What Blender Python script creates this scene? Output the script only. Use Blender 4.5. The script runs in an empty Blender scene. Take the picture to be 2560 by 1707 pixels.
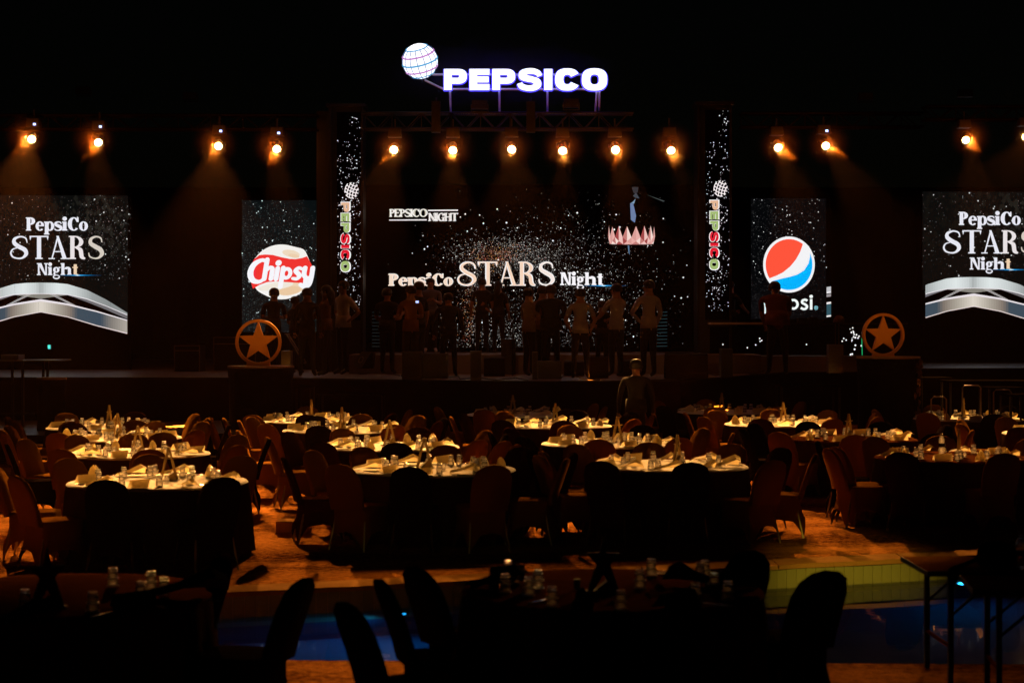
import bpy, bmesh, math, random
from mathutils import Vector, Matrix
from mathutils.geometry import tessellate_polygon
R = random.Random(7)
PI = math.pi
SC = bpy.context.scene
COL = SC.collection
# ------------------------------------------------------------------ camera, world, light, exposure
CZ = 2.35                       # eye height over the deck
F, CX, HY = 4371.0, 1280.0, 809.0
cam = bpy.data.cameras.new('camera'); camo = bpy.data.objects.new('camera', cam); COL.objects.link(camo)
cam.sensor_width = 36.0; cam.lens = 36.0 * F / 2560.0
cam.shift_y = -(853.5 - HY) / 2560.0
cam.clip_start = 0.1; cam.clip_end = 600
camo.location = (0, 0, CZ); camo.rotation_euler = (PI / 2, 0, 0)
cam.dof.use_dof = True; cam.dof.focus_distance = 31.0; cam.dof.aperture_fstop = 2.6
SC.camera = camo
W = bpy.data.worlds.new("World"); SC.world = W; W.use_nodes = True
nt = W.node_tree
bg = nt.nodes['Background']; sky = nt.nodes.new('ShaderNodeTexSky')
sky.sky_type = 'NISHITA'; sky.sun_disc = False
sky.sun_elevation = math.radians(4); sky.sun_rotation = math.radians(200)
nt.links.new(sky.outputs[0], bg.inputs[0]); bg.inputs[1].default_value = 0.00022
SC.view_settings.view_transform = 'Standard'; SC.view_settings.look = 'None'
SC.view_settings.exposure = 0.0; SC.view_settings.gamma = 1.0
SC.view_settings.use_curve_mapping = False
cy = SC.cycles
cy.use_denoising = True; cy.max_bounces = 7; cy.diffuse_bounces = 2; cy.glossy_bounces = 3
cy.transmission_bounces = 5; cy.volume_bounces = 0; cy.transparent_max_bounces = 16
cy.caustics_reflective = False; cy.caustics_refractive = False
cy.sample_clamp_indirect = 4.0; cy.sample_clamp_direct = 0; cy.use_light_tree = True

def at(px, py, D):
    return Vector(((px - CX) / F * D, D, CZ - (py - HY) / F * D))
def spot(name, loc, target, energy, color, angle, blend=0.4, radius=0.09):
    l = bpy.data.lights.new(name, 'SPOT'); o = bpy.data.objects.new(name, l); COL.objects.link(o)
    l.energy = energy; l.color = color; l.spot_size = math.radians(angle); l.spot_blend = blend
    l.shadow_soft_size = radius
    o.location = loc; d = Vector(target) - Vector(loc)
    o.rotation_euler = d.to_track_quat('-Z', 'Y').to_euler()
    return o
AMB = (1.0, 0.42, 0.10)
# stage lamps: (px, py, D, target X, target Y, energy, cone)
LAMPS = [(80, 345, 37.5, -6.2, 20.2, 2.3, 14), (245, 351, 37.5, -5.6, 26.5, .9, 16), (546, 362, 37.5, -3.7, 20.8, 1.2, 15.5),
         (691, 367, 37.5, -3.0, 27.0, 1.0, 16), (986, 371, 36.2, -2.6, 20.5, .7, 15), (1132, 371, 36.2, -.8, 24.5, 1.1, 15),
         (1279, 370, 36.2, .3, 20.5, .55, 16), (1407, 370, 36.2, .7, 27.5, .9, 17), (1538, 370, 36.2, 2.2, 23.5, .9, 15),
         (1675, 369, 36.2, 4.0, 28.0, .8, 17), (1944, 365, 38.0, 5.0, 24.5, .9, 15), (2062, 361, 38.0, 6.6, 22.6, .9, 13),
         (2414, 345, 40.0, 8.0, 28.5, .8, 15), (2566, 340, 40.0, 3.9, 20.4, .38, 14)]
LE = 21500.0
for (px, py, D, tx, ty, e, a) in LAMPS:
    p = at(px, py, D) + Vector((0, -0.32, -0.03))
    spot('stage_lamp_light', p, (tx, ty, 0.6), LE * e, AMB, a, 0.22)
    # the outer heads also throw tight shafts steeply down in front of the stage, and each gets an added point light for its halo
    for dx, dy, en in {80: ((-2.9, 4.6, 1), (-.1, 4.2, 1)), 245: ((-1.6, 4.6, 1), (.5, 4.6, 1)), 546: ((-1.2, 4.4, .8), (.3, 4.4, .6)), 691: ((-.9, 4.4, .8), (.9, 4.4, .8)), 986: ((-3.4, 3.4, 1),),
                       1538: ((-.7, 3.2, .5),), 1675: ((.5, 3.2, .8),), 1944: ((3.4, 5.4, 1.1), (5.0, 5.4, 1)), 2062: ((4.4, 5.6, 1.1), (6.0, 5.6, 1)), 2414: ((.3, 6.4, .8), (2.2, 6.4, .8))}.get(px, ()):
        spot('stage_shaft_light', p, (p.x + dx, p.y - dy, 1.0), 55000 * en, (1.0, .25, .02), 4.5, 0.7, .04)
    pl_ = bpy.data.lights.new('lens_spill', 'POINT'); pl_.energy = 15 * min(e, 1); pl_.color = (1.0, .20, .012); pl_.shadow_soft_size = .1
    po_ = bpy.data.objects.new('lens_spill', pl_); COL.objects.link(po_); po_.location = p + Vector((0, -.1, 0))
spot('coping_lamp_light', (-9.5, 15.2, 3.4), (.4, 16.15, 0.0), 2600, (1.0, .40, .06), 12, .9, .1)  # added spot out of view, brightens the coping strip
# lamps that stand behind and beside the camera (their light shows on the pool wall and the near napkins)
spot('garden_lamp_light', (1.5, 3.0, 4.2), (3.3, 16.9, -0.22), 4600, (1.0, 0.64, 0.07), 8.5, 1.0, 0.1)
spot('terrace_lamp_light', (-3.0, -1.0, 4.6), (-1.2, 18.2, 0.85), 75, (0.95, 0.8, 0.18), 13, 0.8, 0.2)
spot('house_lamp_light', (-7.0, 12.0, 8.0), (-4.55, 31.3, 2.25), 1900, (1.0, .42, .06), 3.4, 0.8, 0.2)  # narrow spot added only to brighten the left star emblem
spot('house_lamp_light', (9.0, 12.0, 8.0), (6.65, 31.3, 2.35), 1900, (1.0, .42, .06), 3.4, 0.8, 0.2)  # the same added spot for the right star emblem
spot('house_lamp_light', (5.0, 4.0, 7.5), (1.2, 34, 2.6), 850, (1.0, 0.32, 0.10), 15, 0.8, 0.3)

# ------------------------------------------------------------------ materials
def mat(name, base=(0.5, 0.5, 0.5), rough=0.6, metal=0.0, bump=0.0, bscale=20.0, var=0.0, vscale=4.0, spec=0.5, bstretch=None, rvar=0.0):
    m = bpy.data.materials.new(name); m.use_nodes = True
    n = m.node_tree; b = n.nodes['Principled BSDF']
    b.inputs['Base Color'].default_value = (*base, 1); b.inputs['Roughness'].default_value = rough
    b.inputs['Metallic'].default_value = metal; b.inputs['Specular IOR Level'].default_value = spec
    tc = n.nodes.new('ShaderNodeTexCoord')
    if var > 0:
        nz = n.nodes.new('ShaderNodeTexNoise'); nz.inputs['Scale'].default_value = vscale; nz.inputs['Detail'].default_value = 6
        n.links.new(tc.outputs['Object'], nz.inputs['Vector'])
        mx = n.nodes.new('ShaderNodeMix'); mx.data_type = 'RGBA'
        mx.inputs[6].default_value = (*[c * (1 - var) for c in base], 1); mx.inputs[7].default_value = (*[min(1, c * (1 + var)) for c in base], 1)
        n.links.new(nz.outputs[0], mx.inputs[0]); n.links.new(mx.outputs[2], b.inputs['Base Color'])
        if rvar:
            mr = n.nodes.new('ShaderNodeMapRange'); mr.inputs[1].default_value = .3; mr.inputs[2].default_value = .7
            mr.inputs[3].default_value = rough - rvar; mr.inputs[4].default_value = rough + rvar
            n.links.new(nz.outputs[0], mr.inputs[0]); n.links.new(mr.outputs[0], b.inputs['Roughness'])
    if bump > 0:
        nb = n.nodes.new('ShaderNodeTexNoise'); nb.inputs['Scale'].default_value = bscale; nb.inputs['Detail'].default_value = 5
        if bstretch:
            mp = n.nodes.new('ShaderNodeMapping'); mp.inputs['Scale'].default_value = bstretch
            n.links.new(tc.outputs['Object'], mp.inputs[0]); n.links.new(mp.outputs[0], nb.inputs['Vector'])
        else: n.links.new(tc.outputs['Object'], nb.inputs['Vector'])
        bp = n.nodes.new('ShaderNodeBump'); bp.inputs['Strength'].default_value = 1.0; bp.inputs['Distance'].default_value = bump
        n.links.new(nb.outputs[0], bp.inputs['Height']); n.links.new(bp.outputs[0], b.inputs['Normal'])
    return m
def emit(name, color, strength, sample='AUTO'):
    m = bpy.data.materials.new(name); m.use_nodes = True; n = m.node_tree
    for x in list(n.nodes): n.nodes.remove(x)
    e = n.nodes.new('ShaderNodeEmission'); o = n.nodes.new('ShaderNodeOutputMaterial')
    e.inputs[0].default_value = (*color, 1); e.inputs[1].default_value = strength
    n.links.new(e.outputs[0], o.inputs[0])
    m.cycles.emission_sampling = sample
    return m
def print_mat(name, strength, sample):
    m = emit(name, (1, 1, 1), strength, sample); n = m.node_tree
    a = n.nodes.new('ShaderNodeAttribute'); a.attribute_name = 'Col'
    n.links.new(a.outputs['Color'], n.nodes['Emission'].inputs[0])
    return m
M = {}
M['print'] = print_mat('led_print', 1.0, 'AUTO')
M['dots'] = print_mat('led_dots', 1.1, 'NONE')
M['led_black'] = mat('led_black', (0.0015, 0.0015, 0.002), 0.9, spec=.05)
M['black'] = mat('black_paint', (0.012, 0.012, 0.013), 0.45, var=.3)
M['black_cloth'] = mat('black_cloth', (0.008, 0.006, 0.006), 0.95, spec=0, bump=.004, bscale=60)
M['metal'] = mat('truss_metal', (0.022, 0.022, 0.027), 0.6, 0.5, var=.2)
M['sframe'] = mat('sign_frame', (0.5, 0.5, 0.55), 0.5, 0.3)
M['darkmetal'] = mat('dark_metal', (0.018, 0.018, 0.02), 0.5, 0.5)
M['stage'] = mat('stage_deck', (0.24, 0.21, 0.22), 0.38, spec=.4, var=.25, vscale=1.5, bump=.002, bscale=8)
M['stage_front'] = mat('stage_front', (0.012, 0.006, 0.006), 0.75, spec=0, var=.4, vscale=3)
M['cover'] = mat('chair_cover', (0.19, 0.078, 0.012), 0.8, spec=0, bump=.03, bscale=6, var=.12, vscale=3, bstretch=(1, 1, .45))
M['cover2'] = mat('chair_cover_dark', (0.035, 0.010, 0.003), 0.8, spec=0, bump=.03, bscale=6, var=.12, vscale=3)  # darker copy of the one chair fabric, shade put into its colour
M['cover_b'] = mat('chair_cover_black', (0.010, 0.006, 0.006), 0.9, spec=0, bump=.01, bscale=6)  # near-black copy of the same fabric, standing for chairs in shade
M['leg'] = mat('chair_leg', (0.25, 0.2, 0.12), 0.35, 0.8)
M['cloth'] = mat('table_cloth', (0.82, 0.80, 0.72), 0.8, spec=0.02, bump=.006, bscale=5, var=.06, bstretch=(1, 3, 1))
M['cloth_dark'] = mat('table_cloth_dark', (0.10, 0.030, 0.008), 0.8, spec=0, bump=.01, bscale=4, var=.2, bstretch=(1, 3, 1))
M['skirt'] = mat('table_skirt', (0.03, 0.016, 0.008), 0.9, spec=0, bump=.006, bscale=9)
M['napkin'] = mat('napkin', (0.72, 0.66, 0.42), 0.75, bump=.003, bscale=30)
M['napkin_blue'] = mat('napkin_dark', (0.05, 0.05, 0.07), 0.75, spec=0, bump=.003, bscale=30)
M['card'] = mat('star_card', (0.34, 0.26, 0.10), 0.6, var=.1)
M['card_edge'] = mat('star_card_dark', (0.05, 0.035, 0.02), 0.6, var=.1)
M['steel'] = mat('cutlery', (0.6, 0.58, 0.55), 0.22, 1.0)
M['gold'] = mat('emblem_gold', (0.9, 0.33, 0.03), 0.5, 0.1, var=.12, vscale=2)
M['podium'] = mat('podium_dark', (0.005, 0.0025, 0.002), 0.8, spec=.05, bump=.02, bscale=5, var=.3)
M['podium_top'] = mat('podium_top', (0.5, 0.3, 0.12), 0.5, var=.15)
M['foil'] = mat('podium_foil', (0.25, 0.12, 0.04), 0.35, 0.7, bump=.05, bscale=9, var=.4)
M['wood'] = mat('table_wood', (0.34, 0.10, 0.022), 0.7, spec=0, var=.35, vscale=6, bump=.002, bscale=30, bstretch=(1, 12, 1))
M['tile'] = mat('pool_tile', (0.26, 0.27, 0.12), 0.3, var=.3, vscale=3)
M['grout'] = mat('tile_grout', (0.55, 0.5, 0.34), 0.8)
M['coping'] = mat('coping_stone', (0.42, 0.22, 0.07), 0.9, spec=0, var=.3, vscale=5, bump=.012, bscale=18)
M['pool'] = mat('pool_basin', (0.04, 0.14, 0.26), 0.6, var=.25, vscale=2)
M['skin'] = mat('skin', (0.32, 0.17, 0.11), 0.55)
M['hair'] = mat('hair', (0.012, 0.009, 0.008), 0.6)
M['shoe'] = mat('shoe_white', (0.6, 0.6, 0.62), 0.6)
M['shoe_b'] = mat('shoe_black', (0.015, 0.013, 0.012), 0.5)
M['jeans'] = mat('trousers', (0.012, 0.012, 0.018), 0.9)
SH = {'white': (0.36, 0.33, 0.33), 'beige': (0.22, 0.15, 0.09), 'black': (0.012, 0.011, 0.012), 'grey': (0.10, 0.10, 0.12),
      'orange': (0.22, 0.09, 0.035), 'tan': (0.13, 0.06, 0.03), 'maroon': (0.12, 0.02, 0.015), 'navy': (0.02, 0.02, 0.035)}
for k, v in SH.items(): M['s_' + k] = mat('shirt_' + k, v, 0.9, bump=.01, bscale=7)
M['case'] = mat('flight_case', (0.03, 0.022, 0.02), 0.6, spec=.02, var=.3)
M['case_edge'] = mat('case_edge', (0.25, 0.2, 0.17), 0.35, 0.8)
M['silver'] = mat('silver_bag', (0.30, 0.30, 0.36), 0.35, 0.6, bump=.01, bscale=20)
M['grille'] = mat('wedge_grille', (0.34, 0.37, 0.42), 0.5)
M['white'] = mat('white_plate', (0.8, 0.8, 0.8), 0.5)
M['lens'] = emit('lamp_lens', (1.0, 0.66, 0.26), 40.0, 'NONE')
M['display'] = emit('lamp_display', (0.35, 0.45, 1.0), 4.0, 'NONE')
M['sign'] = emit('sign_face', (0.93, 0.93, 1.0), 1.6)
M['sign_side'] = emit('sign_side', (0.07, 0.05, 1.0), 2.2)
M['g_teal'] = emit('globe_teal', (0.10, 0.42, 0.75), 0.9, 'NONE')
M['g_pink'] = emit('globe_pink', (0.60, 0.25, 0.65), 0.9, 'NONE')
M['g_grey'] = emit('globe_grey', (0.10, 0.16, 0.35), 0.9, 'NONE')
M['green'] = emit('green_line', (0.02, 0.35, 0.16), 0.8, 'NONE')
M['exit'] = emit('exit_lamp', (0.1, 0.9, 0.75), 1.0, 'NONE')
M['bluelamp'] = emit('pool_lamp', (0.02, 0.45, 1.0), 2.5, 'NONE')
M['phone'] = emit('phone_screen', (0.45, 0.5, 1.0), 1.5, 'NONE')

def glass_mat():
    m = bpy.data.materials.new('drinking_glass'); m.use_nodes = True; n = m.node_tree
    for x in list(n.nodes): n.nodes.remove(x)
    o = n.nodes.new('ShaderNodeOutputMaterial')
    t = n.nodes.new('ShaderNodeBsdfTransparent'); t.inputs[0].default_value = (.93, .92, .9, 1)
    r = n.nodes.new('ShaderNodeBsdfRefraction'); r.inputs['Roughness'].default_value = 0.12; r.inputs['IOR'].default_value = 1.45
    g = n.nodes.new('ShaderNodeBsdfGlossy'); g.inputs['Roughness'].default_value = 0.10
    f = n.nodes.new('ShaderNodeLayerWeight'); f.inputs[0].default_value = 0.6
    m1 = n.nodes.new('ShaderNodeMixShader'); m1.inputs[0].default_value = 0.35
    m2 = n.nodes.new('ShaderNodeMixShader')
    n.links.new(t.outputs[0], m1.inputs[1]); n.links.new(r.outputs[0], m1.inputs[2])
    tl = n.nodes.new('ShaderNodeBsdfTranslucent'); tl.inputs[0].default_value = (.95, .93, .88, 1); m3 = n.nodes.new('ShaderNodeMixShader'); m3.inputs[0].default_value = .09
    n.links.new(m1.outputs[0], m3.inputs[1]); n.links.new(tl.outputs[0], m3.inputs[2])
    n.links.new(f.outputs['Facing'], m2.inputs[0]); n.links.new(m3.outputs[0], m2.inputs[1]); n.links.new(g.outputs[0], m2.inputs[2])
    n.links.new(m2.outputs[0], o.inputs[0]); return m
def translucent(m, f, col):
    n = m.node_tree; o = n.nodes['Material Output']; b = n.nodes['Principled BSDF']; t = n.nodes.new('ShaderNodeBsdfTranslucent'); t.inputs[0].default_value = (*col, 1)
    x = n.nodes.new('ShaderNodeMixShader'); x.inputs[0].default_value = f
    n.links.new(b.outputs[0], x.inputs[1]); n.links.new(t.outputs[0], x.inputs[2]); n.links.new(x.outputs[0], o.inputs[0])
translucent(M['napkin'], .4, (.9, .75, .4)); translucent(M['card'], .3, (.6, .45, .2))
M['glass'] = glass_mat()
def glint_mat():  # mirror-like metal for rings added to make the glasses sparkle
    m = bpy.data.materials.new('glass_rim'); m.use_nodes = True; n = m.node_tree; b = n.nodes['Principled BSDF']
    b.inputs['Base Color'].default_value = (.95, .93, .9, 1); b.inputs['Metallic'].default_value = 1; b.inputs['Roughness'].default_value = .34
    return m
M['glass_rim'] = glint_mat()
def water_mat():
    m = bpy.data.materials.new('pool_water'); m.use_nodes = True; n = m.node_tree
    for x in list(n.nodes): n.nodes.remove(x)
    o = n.nodes.new('ShaderNodeOutputMaterial')
    r = n.nodes.new('ShaderNodeBsdfRefraction'); r.inputs['IOR'].default_value = 1.33; r.inputs['Roughness'].default_value = 0; r.inputs[0].default_value = (.7, .85, .95, 1)
    g = n.nodes.new('ShaderNodeBsdfGlossy'); g.inputs['Roughness'].default_value = 0.02
    f = n.nodes.new('ShaderNodeFresnel'); f.inputs[0].default_value = 1.33
    mx = n.nodes.new('ShaderNodeMixShader')
    tc = n.nodes.new('ShaderNodeTexCoord'); nz = n.nodes.new('ShaderNodeTexNoise'); nz.inputs['Scale'].default_value = 3.0
    mp = n.nodes.new('ShaderNodeMapping'); mp.inputs['Scale'].default_value = (.5, 1.6, 1)
    bp = n.nodes.new('ShaderNodeBump'); bp.inputs['Strength'].default_value = 1; bp.inputs['Distance'].default_value = 0.0006
    n.links.new(tc.outputs['Object'], mp.inputs[0]); n.links.new(mp.outputs[0], nz.inputs['Vector'])
    n.links.new(nz.outputs[0], bp.inputs['Height'])
    for s in (r, g, f): n.links.new(bp.outputs[0], s.inputs['Normal'])
    n.links.new(f.outputs[0], mx.inputs[0]); n.links.new(r.outputs[0], mx.inputs[1]); n.links.new(g.outputs[0], mx.inputs[2])
    n.links.new(mx.outputs[0], o.inputs[0]); return m
M['water'] = water_mat()
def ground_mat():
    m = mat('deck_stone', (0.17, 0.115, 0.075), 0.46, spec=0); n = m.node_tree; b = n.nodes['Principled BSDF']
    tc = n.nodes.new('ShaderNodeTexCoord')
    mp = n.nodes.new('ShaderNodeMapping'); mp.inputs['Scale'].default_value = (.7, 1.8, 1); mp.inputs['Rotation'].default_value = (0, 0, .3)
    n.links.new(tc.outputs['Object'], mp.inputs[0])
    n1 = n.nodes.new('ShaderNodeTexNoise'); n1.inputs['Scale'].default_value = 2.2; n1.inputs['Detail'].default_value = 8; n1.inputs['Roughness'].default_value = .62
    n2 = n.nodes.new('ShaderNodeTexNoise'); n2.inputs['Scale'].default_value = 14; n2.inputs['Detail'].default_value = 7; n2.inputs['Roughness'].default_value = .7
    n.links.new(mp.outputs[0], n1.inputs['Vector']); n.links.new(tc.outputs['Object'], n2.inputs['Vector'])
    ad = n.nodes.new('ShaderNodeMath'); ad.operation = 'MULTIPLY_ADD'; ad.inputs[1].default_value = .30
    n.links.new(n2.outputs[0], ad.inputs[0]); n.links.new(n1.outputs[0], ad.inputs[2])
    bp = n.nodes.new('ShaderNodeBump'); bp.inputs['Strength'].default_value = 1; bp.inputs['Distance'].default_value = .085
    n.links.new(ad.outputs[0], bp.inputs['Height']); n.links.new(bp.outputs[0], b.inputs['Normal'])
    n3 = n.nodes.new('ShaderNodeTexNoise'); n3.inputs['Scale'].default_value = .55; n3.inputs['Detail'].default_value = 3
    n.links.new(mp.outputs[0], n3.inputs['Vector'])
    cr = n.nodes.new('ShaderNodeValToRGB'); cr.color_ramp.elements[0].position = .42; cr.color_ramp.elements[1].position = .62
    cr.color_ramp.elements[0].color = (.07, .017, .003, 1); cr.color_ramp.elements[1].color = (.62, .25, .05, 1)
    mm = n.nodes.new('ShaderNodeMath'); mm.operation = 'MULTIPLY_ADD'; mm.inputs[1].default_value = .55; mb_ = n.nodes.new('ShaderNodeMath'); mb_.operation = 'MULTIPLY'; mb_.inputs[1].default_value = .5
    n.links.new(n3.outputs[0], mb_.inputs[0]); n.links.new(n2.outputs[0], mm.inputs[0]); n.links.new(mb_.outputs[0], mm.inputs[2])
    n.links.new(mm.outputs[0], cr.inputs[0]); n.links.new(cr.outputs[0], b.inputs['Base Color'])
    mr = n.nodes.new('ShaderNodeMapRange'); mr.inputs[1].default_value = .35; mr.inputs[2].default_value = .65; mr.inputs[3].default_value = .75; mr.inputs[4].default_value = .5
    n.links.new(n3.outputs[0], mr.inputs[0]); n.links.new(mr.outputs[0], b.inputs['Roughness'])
    return m
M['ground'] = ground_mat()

# ------------------------------------------------------------------ mesh helpers
class MB:
    def __init__(s): s.v = []; s.f = []; s.m = []; s.c = []; s.k = 0; s.col = None
    def add(s, vs, fs, mi=None):
        o = len(s.v); s.v += [tuple(v) for v in vs]
        for f in fs:
            s.f.append([o + i for i in f]); s.m.append(s.k if mi is None else mi); s.c.append(s.col)
        return s
    def box(s, a, b, mi=None, top=1.0):
        (x0, y0, z0), (x1, y1, z1) = a, b
        mx, my = (x0 + x1) / 2, (y0 + y1) / 2
        def T(x, y): return (mx + (x - mx) * top, my + (y - my) * top, z1)
        vs = [(x0, y0, z0), (x1, y0, z0), (x1, y1, z0), (x0, y1, z0), T(x0, y0), T(x1, y0), T(x1, y1), T(x0, y1)]
        return s.add(vs, [(0, 3, 2, 1), (4, 5, 6, 7), (0, 1, 5, 4), (1, 2, 6, 5), (2, 3, 7, 6), (3, 0, 4, 7)], mi)
    def tube(s, pts, r, n=6, mi=None, cap=True):
        pts = [Vector(p) for p in pts]; rs = r if isinstance(r, (list, tuple)) else [r] * len(pts)
        vs = []; fs = []; up = Vector((0, 0, 1))
        for i, p in enumerate(pts):
            d = (pts[min(i + 1, len(pts) - 1)] - pts[max(i - 1, 0)]).normalized()
            a = d.cross(up)
            if a.length < .05: a = d.cross(Vector((1, 0, 0)))
            a.normalize(); b = d.cross(a)
            for k in range(n):
                t = 2 * PI * k / n; vs.append(p + (a * math.cos(t) + b * math.sin(t)) * rs[i])
        for i in range(len(pts) - 1):
            for k in range(n):
                k2 = (k + 1) % n; fs.append((i * n + k, i * n + k2, (i + 1) * n + k2, (i + 1) * n + k))
        if cap: fs += [tuple(range(n))[::-1], tuple((len(pts) - 1) * n + k for k in range(n))]
        return s.add(vs, fs, mi)
    def lathe(s, prof, n=16, c=(0, 0, 0), mi=None, wob=None):
        vs = []; fs = []
        for i, (r, z) in enumerate(prof):
            for k in range(n):
                t = 2 * PI * k / n; rr = r * (wob(t, z) if wob else 1)
                vs.append((c[0] + rr * math.cos(t), c[1] + rr * math.sin(t), c[2] + z))
        for i in range(len(prof) - 1):
            for k in range(n):
                k2 = (k + 1) % n; fs.append((i * n + k, i * n + k2, (i + 1) * n + k2, (i + 1) * n + k))
        if prof[0][0] > 1e-4: fs.append(tuple(range(n))[::-1])
        if prof[-1][0] > 1e-4: fs.append(tuple((len(prof) - 1) * n + k for k in range(n)))
        return s.add(vs, fs, mi)
    def prism(s, outer, holes, fr, depth, mi=None, side=None, smi=None):
        """outline in (u,v) placed by fr(u,v,w); front at w=0, back at w=-depth"""
        rings = [outer] + list(holes); vs3 = [[Vector((u, v, 0)) for u, v in r] for r in rings]
        tri = tessellate_polygon(vs3); flat = [p for r in rings for p in r]; n = len(flat)
        s.add([fr(u, v, 0) for u, v in flat], [tuple(t) for t in tri], mi)
        if depth > 0:
            s.add([fr(u, v, -depth) for u, v in flat], [tuple(t)[::-1] for t in tri], mi)
            for r in rings:
                k = len(r)
                s.add([fr(u, v, 0) for u, v in r] + [fr(u, v, -depth) for u, v in r],
                      [(i, (i + 1) % k, k + (i + 1) % k, k + i) for i in range(k)], smi if smi is not None else mi)
        return s
    def mesh(s, name, mats, smooth=False, fix=True):
        me = bpy.data.meshes.new(name); me.from_pydata(s.v, [], s.f)
        for m in (mats if isinstance(mats, (list, tuple)) else [mats]): me.materials.append(M[m] if isinstance(m, str) else m)
        me.polygons.foreach_set('material_index', s.m)
        if any(c is not None for c in s.c):
            at_ = me.color_attributes.new('Col', 'FLOAT_COLOR', 'CORNER'); arr = []
            for f, c in zip(s.f, s.c): arr += list((*(c or (1, 1, 1)), 1.0)) * len(f)
            at_.data.foreach_set('color', arr)
        if fix:
            b = bmesh.new(); b.from_mesh(me); bmesh.ops.recalc_face_normals(b, faces=b.faces); b.to_mesh(me); b.free()
        if smooth: me.polygons.foreach_set('use_smooth', [True] * len(me.polygons))
        me.update(); return me
    def build(s, name, mats, parent=None, smooth=False, loc=None, **tags):
        return place(name, s.mesh(name, mats, smooth), parent, loc, **tags)
def place(name, me, parent=None, loc=None, rz=0, **tags):
    o = bpy.data.objects.new(name, me); COL.objects.link(o)
    if parent:
        o.parent = parent
        if parent.name in WORLD: o.matrix_parent_inverse = Matrix.Translation(-parent.location)
    if loc is not None: o.location = loc
    if rz: o.rotation_euler = (0, 0, rz)
    for k, v in tags.items():
        if v: o[k] = v
    return o
WORLD = set()
def wthing(name, label, category, loc, group=None):   # parts of this thing are laid out in world coordinates
    o = thing(name, label, category, loc, 0, group); WORLD.add(o.name); return o
def thing(name, label, category, loc=(0, 0, 0), rz=0, group=None):
    o = bpy.data.objects.new(name, None); COL.objects.link(o); o.location = loc; o.rotation_euler = (0, 0, rz)
    o.empty_display_size = .1; o['label'] = label; o['category'] = category
    if group: o['group'] = group
    return o
def dup(root, label, loc, rz, group=None):
    r = root.copy(); COL.objects.link(r); r.location = loc; r.rotation_euler = (0, 0, rz); r['label'] = label
    if group: r['group'] = group
    for ch in list(root.children):
        c = ch.copy(); COL.objects.link(c); c.parent = r
        for g in list(ch.children):
            d = g.copy(); COL.objects.link(d); d.parent = c
    return r
def struct(name, mb, mats, smooth=False): return mb.build(name, mats, smooth=smooth, kind='structure')
def ident(u, v, w): return (u, v, w)

# ------------------------------------------------------------------ lettering: outlines drawn as strokes
def rc(x0, y0, x1, y1): return ([(x0, y0), (x1, y0), (x1, y1), (x0, y1)], [])
def pl(*p): return (list(p), [])
def sp(a, n):
    c, s_ = math.cos(a), math.sin(a)
    return (math.copysign(abs(c) ** (2 / n), c), math.copysign(abs(s_) ** (2 / n), s_))
def ring(cx, cy, rx, ry, ix, iy, n=2.0, N=28, dx=0, n2=None):
    o = [(cx + rx * sp(2 * PI * k / N, n)[0], cy + ry * sp(2 * PI * k / N, n)[1]) for k in range(N)]
    i = [(cx + dx + ix * sp(2 * PI * k / N, n2 or n)[0], cy + iy * sp(2 * PI * k / N, n2 or n)[1]) for k in range(N)]
    return (o, [i])
def arc(cx, cy, rx, ry, ix, iy, a0, a1, n=2.0, N=20, dx=0, n2=None):
    a = [math.radians(a0 + (a1 - a0) * k / N) for k in range(N + 1)]
    return ([(cx + rx * sp(t, n)[0], cy + ry * sp(t, n)[1]) for t in a] + [(cx + dx + ix * sp(t, n2 or n)[0], cy + iy * sp(t, n2 or n)[1]) for t in reversed(a)], [])
def disc(cx, cy, r, N=14): return ([(cx + r * math.cos(2 * PI * k / N), cy + r * math.sin(2 * PI * k / N)) for k in range(N)], [])
def stroke(pts, ws, sub=5, rnd=False):
    P = [Vector((x, y)) for x, y in pts]; Q = []; Wd = []
    for i in range(len(P) - 1):
        p0, p1, p2, p3 = P[max(i - 1, 0)], P[i], P[i + 1], P[min(i + 2, len(P) - 1)]
        for k in range(sub):
            t = k / sub
            Q.append(.5 * ((2 * p1) + (-p0 + p2) * t + (2 * p0 - 5 * p1 + 4 * p2 - p3) * t * t + (-p0 + 3 * p1 - 3 * p2 + p3) * t ** 3))
            Wd.append(ws[i] * (1 - t) + ws[i + 1] * t)
    Q.append(P[-1]); Wd.append(ws[-1]); out = []
    quads = []
    L = []; Rr = []
    for i, q in enumerate(Q):
        d = (Q[min(i + 1, len(Q) - 1)] - Q[max(i - 1, 0)]); d.normalize(); nn = Vector((-d.y, d.x)) * Wd[i] / 2
        L.append(tuple(q + nn)); Rr.append(tuple(q - nn))
    for i in range(len(Q) - 1): quads.append(([L[i], L[i + 1], Rr[i + 1], Rr[i]], []))
    if rnd: quads += [disc(*pts[0], ws[0] / 2), disc(*pts[-1], ws[-1] / 2)]
    return quads
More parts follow.
